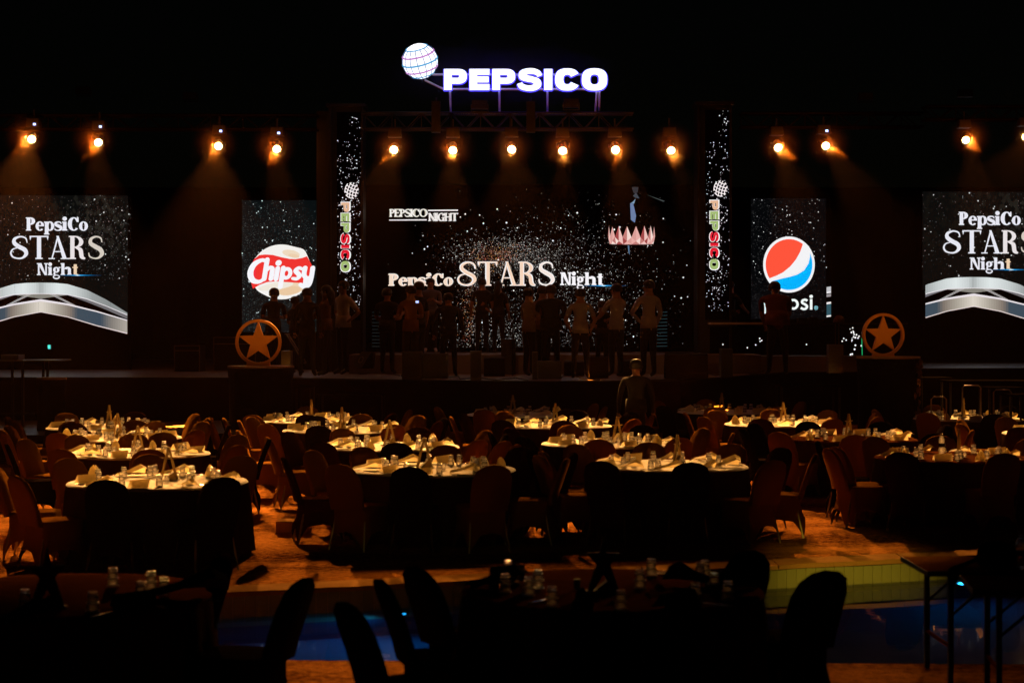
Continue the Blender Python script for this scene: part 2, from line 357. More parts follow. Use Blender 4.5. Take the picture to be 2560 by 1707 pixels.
def serif_glyph(ch, t=.24, h=.07, swash=False):
    def stem(x, y0, y1, w=t, b=True, tp=True, so=.06):
        r = [rc(x, y0, x + w, y1)]
        if b: r.append(rc(x - so, y0, x + w + so, y0 + h))
        if tp: r.append(rc(x - so, y1 - h, x + w + (so if tp == 2 else 0), y1))
        return r
    SP = [(.60, .72), (.55, .90), (.36, .965), (.16, .87), (.14, .68), (.33, .54), (.54, .40), (.60, .22), (.47, .06), (.28, .035), (.10, .12), (.06, .28)]
    SW = [h * .6, h * 1.1, h * 1.2, t * .7, t * .95, t * 1.1, t * 1.1, t * .95, h * 1.5, h, h * 1.1, h * .6]
    if ch == 'P': return stem(.06, 0, 1) + [arc(.06 + t, .72, .34, .28, .34 - t, .28 - h, -90, 90)], .06 + t + .38
    if ch == 'R': return stem(.06, 0, 1) + [arc(.06 + t, .74, .36, .26, .36 - t, .26 - h, -90, 90)] + stroke([(.10 + t, .50), (.30 + t, .40), (.36 + t, .10), (.50 + t, .02)], [h, t, t, h]), .58 + t
    if ch == 'T': return stem(.30, 0, 1, tp=False) + [rc(0, 1 - h, .60 + t, 1), pl((0, 1 - h), (.07, 1 - h), (.03, .80)), pl((.60 + t, 1 - h), (.53 + t, 1 - h), (.57 + t, .80))], .58 + t
    if ch == 'A': return [pl((.38, 1), (.38 + h * 1.2, 1), (.13 + h, 0), (.13, 0)), pl((.34, 1), (.38 + h, 1), (.60 + t, 0), (.60, 0)), rc(.22, .30, .60, .30 + h * .8), rc(.02, 0, .28, h * .8), rc(.52, 0, .68 + t, h * .8)], .68 + t
    if ch == 'S':
        if swash:
            return stroke([(.70, .70), (.64, .90), (.42, .965), (.20, .87), (.18, .70), (.36, .54), (.60, .40), (.66, .22), (.52, .06), (.32, .03), (.12, .10), (.04, .26), (.12, .42), (.30, .48)],
                          [h * .6, h * 1.1, h * 1.2, t * .7, t * .95, t * 1.05, t * 1.05, t * .9, h * 1.5, h * 1.1, h * 1.3, h * 1.3, h, h * .6]), .80
        return stroke(SP, SW), .70
    if ch == 's': return stroke([(x * .85, y * .68) for x, y in SP], [w * .85 for w in SW]), .60
    if ch in 'CG':
        g = [arc(.44, .5, .42, .515, .42 - t, .515 - h, 42, 318, dx=.03), rc(.70, .64, .70 + h, 1.0), disc(.70, .76, h * 1.1)]
        if ch == 'G': g += [rc(.62, 0, .62 + t * .85, .42), rc(.52, .40, .70 + t * .7, .40 + h)]
        return g, (.84 if ch == 'C' else .92)
    if ch == 'O': return [ring(.46, .5, .44, .515, .44 - t, .515 - h)], .94
    if ch == 'o': return [ring(.33, .34, .32, .36, .32 - t * .9, .36 - h * .8)], .68
    if ch == 'e': return [arc(.33, .34, .31, .36, .31 - t * .85, .36 - h * .8, 8, 320), rc(.12, .33, .62, .33 + h)], .65
    if ch == 'p': return stem(.06, -.30, .68) + [ring(.34 + t * .3, .34, .31, .36, .31 - t * .85, .36 - h)], .74
    if ch == 'i': return stem(.06, 0, .68) + [disc(.06 + t / 2, .90, .62 * t)], t + .16
    if ch == 'N': return stem(.10, 0, 1, h * 1.5, so=.09) + stem(.72, 0, 1, h * 1.5, b=False, tp=2, so=.09) + [pl((.06, 1), (.08 + t * 1.2, 1), (.80, 0), (.72 - t * .2, 0))], .95
    if ch == 'g': return [ring(.30, .44, .27, .24, .27 - t * .8, .24 - h), rc(.50, .58, .66, .68), ring(.31, -.14, .30, .20, .20, .09), pl((.08, .24), (.20, .24), (.24, .02), (.06, .02))], .68
    if ch == 'h': return stem(.06, 0, 1) + stem(.12 + t * 1.9, 0, .48, tp=False) + [arc(.09 + t * 1.9, .46, .03 + t, .24, .02, .10, 0, 170)], .22 + t * 3
    if ch == 't': return [rc(.12, .08, .12 + t, .90), rc(0, .60, .34 + t * .5, .68), rc(.12, 0, .36 + t * .5, .10)], .38 + t * .5
    if ch == 'E': return stem(.06, 0, 1) + [rc(.06, 1 - h, .62, 1), rc(.06, 0, .64, h), rc(.06, .48, .50, .48 + h), rc(.62 - h, .74, .62, 1), rc(.64 - h, 0, .64, .26)], .70
    if ch == 'I': return stem(.06, 0, 1, tp=2), t + .16
    if ch == 'H': return stem(.06, 0, 1, tp=2) + stem(.62, 0, 1, tp=2) + [rc(.1, .47, .70, .47 + h)], .74 + t
    return [], .4
def heavy_glyph(ch, t=.36):
    if ch == 'P': return [rc(0, 0, t, 1), rc(t, .72, .66, 1), rc(t, .30, .66, .58), arc(.66, .65, .42, .35, .06, .07, -90, 90, 2.4)], 1.08
    if ch == 'E': return [rc(0, 0, t, 1), rc(t, .72, .94, 1), rc(t, .36, .90, .64), rc(t, 0, .94, .28)], .95
    if ch == 'S': return stroke([(1.03, .66), (.96, .80), (.74, .895), (.46, .895), (.24, .80), (.22, .66), (.40, .565), (.70, .50), (.90, .40), (.92, .25), (.74, .12), (.44, .105), (.17, .19), (.09, .34)],
                                [.22, .26, .27, .27, .33, .35, .30, .28, .34, .36, .28, .26, .28, .24]), 1.12
    if ch == 'I': return [rc(0, 0, .38, 1)], .38
    if ch == 'C': return [arc(.58, .5, .58, .53, .19, .23, 27, 333, 2.5)], 1.14
    if ch == 'O': return [ring(.60, .5, .60, .53, .21, .24, 2.6)], 1.20
    return [], .3
def sans_glyph(ch, t=.12):
    if ch == 'p': return [rc(0, -.25, t, .68), ring(.33, .34, .32, .35, .32 - t, .35 - t)], .66
    if ch == 'e': return [arc(.32, .34, .32, .35, .32 - t, .35 - t, 0, 315), rc(.06, .29, .62, .29 + t * .8)], .66
    if ch == 's': return stroke([(.42, .56), (.30, .63), (.14, .58), (.12, .44), (.28, .34), (.40, .22), (.34, .07), (.18, .04), (.03, .12)], [t] * 9), .48
    if ch == 'i': return [rc(.02, 0, .02 + t, .68), disc(.02 + t / 2, .84, t * .72)], t + .06
    if ch == 'R': return [rc(0, 0, t, 1), arc(t, .72, .4, .28, .26, .14, -90, 90), pl((.25, .5), (.4, .5), (.6, 0), (.42, 0))], .6
    return [], .3
def brush_glyph(ch):
    t = .24
    if ch == 'C': return stroke([(.78, .98), (.55, 1.02), (.22, .80), (.10, .38), (.26, .0), (.58, -.10), (.80, .02)], [.17, .2, .28, .30, .28, .2, .17], rnd=True), .74
    if ch == 'h': return stroke([(.14, .05), (.14, 1.05)], [t, t], rnd=True) + stroke([(.16, .42), (.30, .62), (.46, .60), (.48, .40), (.48, .06)], [.14, .2, .22, t, t], rnd=True), .66
    if ch == 'i': return stroke([(.12, .05), (.12, .60)], [t, t], rnd=True) + [disc(.12, .88, .155)], .32
    if ch == 'p': return stroke([(.12, -.35), (.12, .62)], [t, t], rnd=True) + [ring(.32, .34, .29, .33, .09, .14)], .66
    if ch == 's': return stroke([(.46, .56), (.28, .62), (.14, .48), (.28, .34), (.38, .20), (.26, .06), (.06, .08)], [.15, .18, .22, .24, .22, .18, .15], rnd=True), .52
    if ch == 'y': return stroke([(.12, .62), (.12, .28), (.26, .10), (.42, .14)], [t, t, .2, .16], rnd=True) + stroke([(.50, .62), (.50, .10), (.44, -.26), (.22, -.36), (.02, -.24)], [t, t, .22, .2, .2], rnd=True), .66
    return [], .3
def text_shapes(txt, fn, gap=0.0, **kw):
    out = []; x = 0
    for i, ch in enumerate(txt):
        g, adv = fn(ch, **(dict(kw, swash=(i == 0)) if kw.get('swash') else {k: v for k, v in kw.items() if k != 'swash'}))
        out.append([([(u + x, v) for u, v in o], [[(u + x, v) for u, v in hh] for hh in hs]) for o, hs in g]); x += adv + gap
    return out, x - gap
class Canvas:
    """flat picture elements lying on a vertical LED panel at distance D"""
    def __init__(s, D): s.D = D; s.parts = {}; s.z = 0
    def poly(s, part, px, color, holes=(), layer=1):
        mb = s.parts.setdefault(part, MB()); mb.col = color; s.z = (s.z + 1) % 40
        y = s.D - 0.012 - layer * 0.012 - s.z * 0.0002
        def fr(u, v, w): p = at(u, v, s.D); return (p.x, y, p.z)
        mb.prism(list(px), list(holes), fr, 0)
    def text(s, part, txt, fn, x0, x1, ybase, ytop, color, gap=0.0, layer=2, rot=False, shear=0, cols=None, rise=0, **kw):
        sh, w = text_shapes(txt, fn, gap, **kw); H = ybase - ytop
        for i, letter in enumerate(sh):
            c = cols[i] if cols else color
            for o, hs in letter:
                def T(u, v):
                    uu = u / w
                    if rot: return (x0 + v * (x1 - x0), ytop + uu * (ybase - ytop))
                    return (x0 + uu * (x1 - x0) + shear * v * H, ybase - v * H - rise * uu)
                cc = c
                if callable(c): cc = c(sum(p[0] for p in o) / len(o) / w)
                s.poly(part, [T(*p) for p in o], cc, [[T(*p) for p in hh] for hh in hs], layer)
    def dot(s, part, x, y, r, color):
        mb = s.parts.setdefault(part, MB()); mb.col = color; p = at(x, y, s.D); q = r / F * s.D; Y = s.D - 0.0215
        mb.add([(p.x - q, Y, p.z), (p.x, Y, p.z - q), (p.x + q, Y, p.z), (p.x, Y, p.z + q)], [(0, 1, 2, 3)])
    def build(s, parent, dotparts=('star_dots',)):
        for k, mb in s.parts.items():
            me = mb.mesh(k, 'dots' if k in dotparts else 'print', fix=False)
            o = place(k, me, parent)
            if k in dotparts or k == 'dust_glow': o['kind'] = 'stuff'
def panel_box(name, x0, y0, x1, y1, D, parent, depth=.10, m='led_black'):
    a, b = at(x0, y1, D), at(x1, y0, D)
    MB().box((a.x, D, a.z), (b.x, D + depth, b.z)).build(name, m, parent)

# ================================================================== THE SETTING
def yfar(x): return 15.98 + 0.34 * x          # far pool edge (slanting)
def ynear(x): return 12.18 - 0.03 * x
XL, XR = -30.0, 30.0
g = MB(); xs = [XL, -8, -4, 0, 4, 8, XR]
POOLX0, POOLX1 = -7.0, 9.0
def far(x): return yfar(max(-7, min(9, x)))
# far deck (beyond the pool), near deck, side strips of deck at the pool ends
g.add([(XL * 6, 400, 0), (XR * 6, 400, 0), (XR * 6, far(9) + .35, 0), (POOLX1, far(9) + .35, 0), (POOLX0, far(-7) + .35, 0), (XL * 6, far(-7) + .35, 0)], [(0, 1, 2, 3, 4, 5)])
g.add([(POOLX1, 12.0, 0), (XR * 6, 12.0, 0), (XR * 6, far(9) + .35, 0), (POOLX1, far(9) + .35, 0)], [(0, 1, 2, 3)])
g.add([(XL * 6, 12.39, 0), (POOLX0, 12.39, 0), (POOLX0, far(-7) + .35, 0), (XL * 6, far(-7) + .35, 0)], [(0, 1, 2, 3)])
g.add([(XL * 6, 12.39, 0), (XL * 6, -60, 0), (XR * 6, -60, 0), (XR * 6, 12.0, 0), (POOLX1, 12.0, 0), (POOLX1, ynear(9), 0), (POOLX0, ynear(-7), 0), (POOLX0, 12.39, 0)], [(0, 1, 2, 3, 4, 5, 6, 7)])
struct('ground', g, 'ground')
nd = MB(); nd.add([(POOLX0, ynear(-7) + .003, 0), (POOLX1, ynear(9) + .003, 0), (POOLX1, ynear(9) + .003, -1.5), (POOLX0, ynear(-7) + .003, -1.5)], [(0, 1, 2, 3)])
struct('near_pool_wall', nd, 'ground')
pb = MB()
pb.add([(POOLX0, ynear(-7), -1.35), (POOLX1, ynear(9), -1.35), (POOLX1, yfar(9) + .1, -1.35), (POOLX0, yfar(-7) + .1, -1.35)], [(0, 1, 2, 3)])
pb.add([(POOLX0, yfar(-7), -.62), (POOLX1, yfar(9), -.62), (POOLX1, yfar(9), -1.35), (POOLX0, yfar(-7), -1.35)], [(0, 1, 2, 3)])
pb.add([(POOLX0, 12, 0 - .01), (POOLX0, yfar(-7), -.01), (POOLX0, yfar(-7), -1.35), (POOLX0, 12, -1.35)], [(0, 1, 2, 3)])
pb.add([(POOLX1, 12, -.01), (POOLX1, yfar(9), -.01), (POOLX1, yfar(9), -1.35), (POOLX1, 12, -1.35)], [(0, 1, 2, 3)])
struct('pool_basin', pb, 'pool')
wt = MB(); wt.add([(POOLX0, ynear(-7) + .003, -.2), (POOLX1, ynear(9) + .003, -.2), (POOLX1, yfar(9) + .002, -.2), (POOLX0, yfar(-7) + .002, -.2)], [(0, 1, 2, 3)])
struct('pool_water', wt, 'water')
# far pool wall: grout bed with single tiles standing 4 mm proud of it
ang = math.atan(.34); wall = MB()
L = (POOLX1 - POOLX0) / math.cos(ang)
wall.box((0, .012, -.62), (L, .10, -.012)); wo = wall.build('pool_wall', 'grout', loc=(POOLX0, yfar(-7), 0), kind='structure'); wo.rotation_euler = (0, 0, ang)
tm = MB().box((-.0495, 0, -.40), (.0495, .010, -.014)).mesh('tile', 'tile')
k0 = int((0.0 - POOLX0) / math.cos(ang) / .105)
for k in range(int(L / .105)):
    x = .06 + k * .105
    if POOLX0 + x * math.cos(ang) < -1.6 or POOLX0 + x * math.cos(ang) > 5.6: continue
    place('tile', tm, wo, (x, 0, 0))
bigt = MB()
for k in range(int(L / .105)):
    x = .06 + k * .105; X = POOLX0 + x * math.cos(ang)
    if X < -1.6 or X > 5.6: bigt.box((x - .0495, 0, -.40), (x + .0495, .010, -.014))
o = bigt.build('tile_course', 'tile', wo); o['kind'] = 'stuff'
# coping stones
cs = wthing('pool_coping', 'pale worn coping stones along the far pool edge, yellow-lit at right', 'coping', (0, yfar(0), 0))
x = POOLX0
while x < POOLX1:
    w = R.uniform(1.15, 1.6); x1 = min(x + w, POOLX1); mb = MB(); n = 8
    front = []; 
    for i in range(n + 1):
        xx = x + (x1 - x - .012) * i / n
        front.append((xx, yfar(xx) - .045 + R.uniform(-.012, .012)))
    back = [(xx, yfar(xx) + .349) for xx, _ in front]
    dz = R.uniform(0, .004)
    vs = [(a, b, .03 + dz + R.uniform(-.003, .003)) for a, b in front] + [(a, b, .032 + dz) for a, b in back] + [(a, b + .01, -.011) for a, b in front] + [(a, b, -.011) for a, b in back]
    m_ = n + 1; fs = []
    for i in range(n):
        fs += [(i, i + 1, m_ + i + 1, m_ + i), (2 * m_ + i, 2 * m_ + i + 1, i + 1, i), (m_ + i, m_ + i + 1, 3 * m_ + i + 1, 3 * m_ + i), (2 * m_ + i, 3 * m_ + i, 3 * m_ + i + 1, 2 * m_ + i + 1)]
    fs += [(0, m_, 3 * m_, 2 * m_), (n, 2 * m_ + n, 3 * m_ + n, m_ + n)]
    mb.add(vs, fs); mb.build('stone', 'coping', cs); x = x1
# underwater lamps on the far wall
for i, (px, X) in enumerate(((985, -1.02), (2440, 4.55))):
    t = wthing('pool_lamp', ['round blue underwater lamp glowing behind the near chairs', 'round blue underwater lamp glowing behind the folding table'][i], 'pool lamp', (X, yfar(X), -.42), 'underwater pool lamps')
    c = (X, yfar(X) - .02, -.42)
    MB().lathe([(0, 0), (.075, 0), (.075, .012), (0, .012)], 20).build('lens', 'bluelamp', t, loc=c).rotation_euler = (PI / 2, 0, ang)
    MB().lathe([(.078, 0), (.10, 0), (.10, .02), (.078, .02), (.078, 0)], 20).build('rim', 'metal', t, loc=c).rotation_euler = (PI / 2, 0, ang)
    spot('pool_lamp_light', (X - .05, yfar(X) - .12, -.42), (X - .5, yfar(X) - 1.5, -1.1) if i == 0 else (X - .1, yfar(X) - 1.6, -1.0), 30 if i == 0 else 9, (0.02, 0.38, .9), 165, 1.0, .06)

# ---- stage
def ledge(pts, z0, z1, yb):
    mb = MB(); n = len(pts)
    vs = [(x, y, z1) for x, y in pts] + [(x, y, z0) for x, y in pts] + [(pts[0][0], yb, z1), (pts[-1][0], yb, z1)]
    mb.add([vs[i] for i in range(n)] + [vs[2 * n], vs[2 * n + 1]], [tuple(range(n)) + (n + 1, n)], 0)
    mb.add(vs[:2 * n], [(i, i + 1, n + i + 1, n + i) for i in range(n - 1)], 1)
    mb.add([(pts[0][0], pts[0][1], z1), (pts[0][0], yb, z1), (pts[0][0], yb, z0), (pts[0][0], pts[0][1], z0)], [(0, 1, 2, 3)], 1)
    mb.add([(pts[-1][0], pts[-1][1], z1), (pts[-1][0], yb, z1), (pts[-1][0], yb, z0), (pts[-1][0], pts[-1][1], z0)], [(0, 1, 2, 3)], 1)
    return mb
edge = [(-26, 34.4), (-9, 34.3), (-5.4, 34.1), (-3.9, 33.8), (-2.3, 33.0), (-.6, 32.3), (.7, 32.1), (1.9, 32.3), (3.2, 33.2), (4.2, 34.6), (5.6, 37.6), (7.2, 40.6), (12, 41.6), (26, 42)]
struct('stage', ledge(edge, 0, 1.3, 56), ['stage', 'stage_front'])
trim = MB(); trim.tube([(x, y - .02, 1.285) for x, y in edge], .018, 6)
trim.build('stage_edge_trim', 'darkmetal', kind='structure')
struct('stage_riser', MB().box((-3.4, 36.5, 1.304), (5.2, 40.4, 1.70)), 'stage')
struct('side_platform', ledge([(-26, 29.7), (-8, 29.7), (-4.6, 30.2), (-4.3, 31.5)], 0, .46, 34.6), ['stage', 'stage_front'])
dw = MB(); n = 120                                  # pleated black drape behind everything
for i in range(n + 1):
    x = -40 + 80 * i / n; y = 52 + .12 * (i % 2); dw.v += [(x, y, 0), (x, y, 6.4)]
for i in range(n): dw.f.append([2 * i, 2 * i + 2, 2 * i + 3, 2 * i + 1]); dw.m.append(0); dw.c.append(None)
dw.build('backdrop_wall', 'black_cloth', kind='structure')

# ================================================================== LED SCREENS
def grey(v, w=1.0): return (v * w, v, v * 1.03)
def lerp(a, b, t): return tuple(a[i] * (1 - t) + b[i] * t for i in range(3))
def interp(tab, x):
    for (x0, y0), (x1, y1) in zip(tab, tab[1:]):
        if x <= x1: return y0 + (y1 - y0) * (x - x0) / (x1 - x0)
    return tab[-1][1]
def band(cv, part, xs, top, bot, colf, layer=1):
    for a, b in zip(xs, xs[1:]):
        u = (a + b) / 2
        cv.poly(part, [(a, top(a)), (b, top(b)), (b, bot(b)), (a, bot(a))], colf(u), (), layer)
def arches(cv, cx, dy, xl, xr):
    def T(tab): return lambda x: 480 + dy + interp(tab, abs(x - cx) * 4.126) / 4.126
    t1 = T([(0, 935), (150, 938), (275, 950), (475, 1010), (675, 1110), (890, 1245), (1000, 1330)])
    b1 = T([(0, 1045), (275, 1052), (475, 1098), (675, 1172), (890, 1262), (1000, 1345)])
    h1 = T([(0, 1052), (275, 1062), (475, 1108), (675, 1180), (890, 1272), (1000, 1353)])
    l1 = T([(0, 1100), (275, 1062), (475, 1135), (675, 1215), (890, 1310), (1000, 1390)])
    t2 = T([(0, 1105), (275, 1150), (575, 1225), (890, 1318), (1000, 1360)])
    h2 = T([(0, 1128), (275, 1168), (575, 1238), (890, 1328), (1000, 1372)])
    b2 = T([(0, 1232), (275, 1282), (575, 1372), (890, 1452), (1000, 1500)])
    e2 = T([(0, 1240), (275, 1291), (575, 1382), (890, 1463), (1000, 1512)])
    xs = [xl + (xr - xl) * k / 56 for k in range(57)]
    def c1(x):
        u = abs(x - cx) / 215
        v = interp([(0, .42), (.06, .62), (.2, .80), (.4, .62), (.6, .34), (.8, .26), (1, .30)], u)
        return (v * .93, v, v)
    def c2(x):
        u = abs(x - cx) / 215
        return tuple(interp([(0, a), (.18, b), (.34, c), (.42, d), (.7, e), (.82, f), (1, g_)], u) for a, b, c, d, e, f, g_ in
                     ((.72, .42, .22, .05, .045, .22, .42), (.66, .38, .18, .075, .07, .20, .38), (.58, .32, .15, .10, .10, .18, .33)))
    band(cv, 'silver_arch', xs, t1, b1, c1)
    band(cv, 'silver_arch', xs, b1, h1, lambda x: (.78, .75, .78), 2)
    band(cv, 'silver_arch', xs, h1, lambda x: min(l1(x), t2(x)), lambda x: (.16, .15, .16) if abs(x - cx) > 60 else (.24, .23, .20))
    for s_ in (-1, 1):
        for k in (0, 5, 10):
            a, b = cx + s_ * (22 + k), cx + s_ * (72 + k * 1.2)
            if min(a, b) > xl and max(a, b) < xr:
                cv.poly('silver_arch', [(a, h1(a)), (a + s_ * 2.4, h1(a)), (b + s_ * 2.4, t2(b)), (b, t2(b))], (.5, .47, .47), (), 3)
    band(cv, 'silver_arch', xs, t2, h2, lambda x: (.82, .76, .80), 2)
    band(cv, 'silver_arch', xs, h2, b2, c2)
    band(cv, 'silver_arch', xs, b2, e2, lambda x: (.80, .68, .66), 2)
def dotcloud(cv, n, fx, fr_, fc, part='star_dots'):
    for _ in range(n):
        p = fx()
        if p: cv.dot(part, p[0], p[1], fr_(), fc(p))
def flare(cv, x, y):
    for k, (w, h, c) in enumerate(((62, 2.2, (.0, .05, .14)), (42, 1.6, (0, .16, .42)), (20, 1.3, (.05, .45, .9)), (7, 1.6, (.6, .85, 1)))):
        cv.poly('blue_flare', [(x - w, y), (x, y - h), (x + w, y), (x, y + h)], c, (), 3 + k)
def stars_screen(D, cx, dy, x0, x1, y0, y1, ax0, ax1, label, thick):
    c = at((x0 + x1) / 2, y1, D)
    t = wthing('led_screen', label, 'LED screen', (c.x, D, 1.3), 'tall stars-night screens')
    panel_box('screen_panel', x0, y0, x1, y1, D, t)
    cv = Canvas(D)
    def fx():
        x = R.uniform(max(x0, -40), min(x1, 2600)); y = R.uniform(y0 + 2, 760 + dy)
        k = math.exp(-((x - cx - 165) / 75) ** 2 - ((y - 600 - dy) / 120) ** 2)
        if y > 700 + dy and R.random() < .8: return None
        return (x, y) if R.random() < .25 + .75 * k else None
    dotcloud(cv, int(3200 * thick), fx, lambda: R.choice((.5, .6, .7, .9, 1.2)), lambda p: grey(.02 + .30 * R.random() ** 3, .95 if R.random() < .7 else 1.4))
    dotcloud(cv, 26, lambda: (R.uniform(max(x0, 0) + 4, min(x1, 2560) - 4), R.uniform(y0 + 2, 700)), lambda: R.uniform(1.4, 2.2), lambda p: grey(.7))
    haze_n = 260
    for _ in range(haze_n):
        x = R.uniform(max(x0, -40) + 6, min(x1, 2600) - 8); y = R.uniform(y0 + 6, 640 + dy)
        k = math.exp(-((x - cx - 140) / 90) ** 2 - ((y - 560 - dy) / 90) ** 2)
        v = .005 + .011 * k; r = R.uniform(3, 7)
        cv.poly('dust_glow', [(x - r, y), (x, y + r * 1.4), (x + r, y), (x, y - r * 1.4)], (v, v * .95, v * .75), (), .2)
    cv.poly('panel_glow', [(x0 + 1, y0 + 1), (x1 - 8, y0 + 2), (x1 - 8, 798 + dy), (cx + 165, 745 + dy), (cx + 90, 728 + dy), (cx, 715 + dy), (max(x0 + 2, cx - 90), 728 + dy), (x0 + 1, 740 + dy)], (.0032, .0032, .0029), (), -.6)
    wh = (.80, .80, .88); warm = (.85, .62, .42)
    cv.text('lettering', 'PepsiCo', serif_glyph, cx - 37, cx + 119, 577 + dy, 544 + dy, wh, gap=-.03, t=.26, h=.09)
    cv.text('lettering', 'STARS', serif_glyph, cx - 77, cx + 159, 648 + dy, 590 + dy, wh, gap=.0, t=.17, h=.055, swash=True,
            cols=[wh, wh, wh, lerp(wh, warm, .25), lerp(wh, (.6, .5, .36), .7)])
    cv.text('lettering', 'Night', serif_glyph, cx - 10, cx + 94, 688 + dy, 658 + dy, wh, gap=-.01, t=.26, h=.09, cols=[wh, wh, wh, wh, warm])
    flare(cv, cx + 93, 688.5 + dy)
    arches(cv, cx, dy, ax0, ax1)
    cv.build(t)
    # strip of the neighbouring cabinet column that shows only dots
    return t
stars_screen(40.0, 103, 0, -17, 328, 487, 925, -16, 319, 'tall screen with silver arches and white lettering at the left edge of the stage', 1)
t2_ = stars_screen(47.0, 2433, -14, 2305, 2655, 478, 912, 2313, 2654, 'tall screen with silver arches, cut by the right edge of the photo', .6)
# --- brand screens
def brand_panel(x0, x1, y0, y1, D, label):
    c = at((x0 + x1) / 2, y1, D)
    t = wthing('led_screen', label, 'LED screen', (c.x, D, 1.3)); panel_box('screen_panel', x0, y0, x1, y1, D, t)
    return t, Canvas(D)
t, cv = brand_panel(604, 808, 500, 925, 40.0, 'LED screen with the round red and white crisps logo, left of centre')
cv.poly('panel_glow', [(605, 501), (806, 501), (806, 830), (605, 830)], (.0028, .0045, .005), (), -.6)
dotcloud(cv, 5200, lambda: (lambda x, y: (x, y) if R.random() < (1.05 - (x - 604) / 300) * (.35 + .65 * min(1, (y - 500) / 80)) else None)(R.uniform(605, 806), 500 + 330 * R.random()),
         lambda: R.choice((.5, .6, .7, .9)), lambda p: (lambda v: (v * .75, v, v * 1.02))(.015 + .16 * R.random() ** 2.0))
dotcloud(cv, 75, lambda: (R.uniform(606, 804), R.uniform(501, 800)), lambda: R.uniform(.7, 1.8), lambda p: (.75, .9, .95))
Ex, Ey, Rx, Ry = 704.0, 680.0, 75.5, 68.5
def elp(a, k=1.0, ry=Ry): return (Ex + Rx * k * math.cos(a), Ey - ry * k * math.sin(a))
CR = (.86, .82, .76)
blob = [elp(2 * PI * k / 60) for k in range(60)]
blob = [(x + (5.5 * math.exp(-((x - 752) / 14) ** 2) if y < 660 else 0), y + (-5 * math.exp(-((x - 757) / 14) ** 2) if y < 660 else 0) + (5 * math.exp(-((x - 640) / 14) ** 2) if y > 700 else 0)) for x, y in blob]
cv.poly('logo', blob, (.9, .88, .85), (), 1)
for k, (sx, sy, rx, ry, c) in enumerate(((728, 722, 34, 15, (.85, .66, .46)), (724, 727, 28, 11, (.82, .58, .36)), (690, 716, 44, 9, (.86, .80, .70)), (728, 634, 22, 9, (.86, .70, .52)), (735, 640, 14, 5, (.84, .62, .42)))):
    cv.poly('logo', [(sx + rx * math.cos(a * PI / 9) , sy + ry * math.sin(a * PI / 9) - .25 * rx * math.cos(a * PI / 9) * (1 if sy > 680 else -1) * .6) for a in range(18)], c, (), 1.5)
ub = [(649, 638), (664, 636.5), (682, 637.5), (705, 643.5), (725, 647.5), (740, 648), (756, 645), (768, 641)]
lb = [(780, 663), (777, 680), (772, 697), (760, 708), (735, 706.5), (712, 705), (690, 703.5), (668, 705.5), (650, 712), (633, 722), (628, 705), (627, 690), (628, 665), (636, 648)]
cv.poly('logo', ub + lb, (.86, .035, .03), (), 2)
cv.poly('logo', [(628, 693), (629, 660), (640, 646), (650, 650), (640, 668), (640, 700)], (.88, .03, .05), (), 2.2)
cv.text('lettering', 'Chipsy', brush_glyph, 619, 786, 700, 652, (.92, .92, .97), gap=-.05, layer=4, shear=.16, rise=0)
cv.poly('lettering', [(760, 692), (770, 690), (768, 716), (758, 712)], (.92, .92, .97), (), 4)
cv.build(t)
t, cv = brand_panel(1872, 2078, 494, 800, 42.5, 'LED screen with the round red, white and blue cola globe logo')
cv.poly('panel_glow', [(1877, 496), (2065, 496), (2065, 798), (1877, 798)], (.0015, .0017, .0022), (), -.6)
dotcloud(cv, 2600, lambda: (lambda x, y: (x, y) if R.random() < (1.05 - (x - 1872) / 240) else None)(R.uniform(1878, 2064), R.uniform(496, 798)),
         lambda: R.choice((.6, .7, .9)), lambda p: grey(.01 + .09 * R.random() ** 2.4))
dotcloud(cv, 75, lambda: (R.uniform(1880, 2066), R.uniform(495, 700)), lambda: R.uniform(.7, 1.7), lambda p: grey(.75))
def gl(k): return [(1972 + 64.5 * k * math.cos(2 * PI * i / 64), 661.5 + 70 * k * math.sin(2 * PI * i / 64)) for i in range(64)]
cv.poly('logo', gl(1.0), (.90, .90, .92), (), 1)
def ap(px, py): return (1850 + px / 4.48, 480 + py / 4.48)
def garc(x0, y0, x1, y1, ccw, k=.905, n=26):
    cx_, cy_ = 1972, 661.5
    a0 = math.atan2((y0 - cy_) / 70, (x0 - cx_) / 64.5); a1 = math.atan2((y1 - cy_) / 70, (x1 - cx_) / 64.5)
    if ccw and a1 > a0: a1 -= 2 * PI
    if not ccw and a1 < a0: a1 += 2 * PI
    return [(cx_ + 64.5 * k * math.cos(a0 + (a1 - a0) * i / n), cy_ + 70 * k * math.sin(a0 + (a1 - a0) * i / n)) for i in range(n + 1)]
a, b = ap(330, 965), ap(705, 580)
cv.poly('logo', garc(*a, *b, False) + [ap(672, 670), ap(625, 755), ap(560, 835), ap(480, 900), ap(400, 940)], (1.0, .09, .045), (), 2)
a, b = ap(785, 680), ap(350, 1003)
cv.poly('logo', garc(*a, *b, False) + [ap(470, 970), ap(560, 950), ap(640, 925), ap(715, 880), ap(765, 800), ap(783, 730)], (.0, .44, 1.0), (), 2)
cv.text('lettering', 'pepsi', sans_glyph, 1908, 2032, 774, 735, (.88, .95, .93), gap=.08, layer=2, t=.15)
cv.poly('lettering', [(2039.5 + 5 * math.cos(i * PI / 8), 769.5 + 5 * math.sin(i * PI / 8)) for i in range(16)], (.25, .65, .75), [[(2039.5 + 3.8 * math.cos(i * PI / 8), 769.5 + 3.8 * math.sin(i * PI / 8)) for i in range(16)]], 2)
cv.text('lettering', 'R', sans_glyph, 2037.6, 2042, 772, 766.5, (.3, .7, .8), layer=2, t=.2)
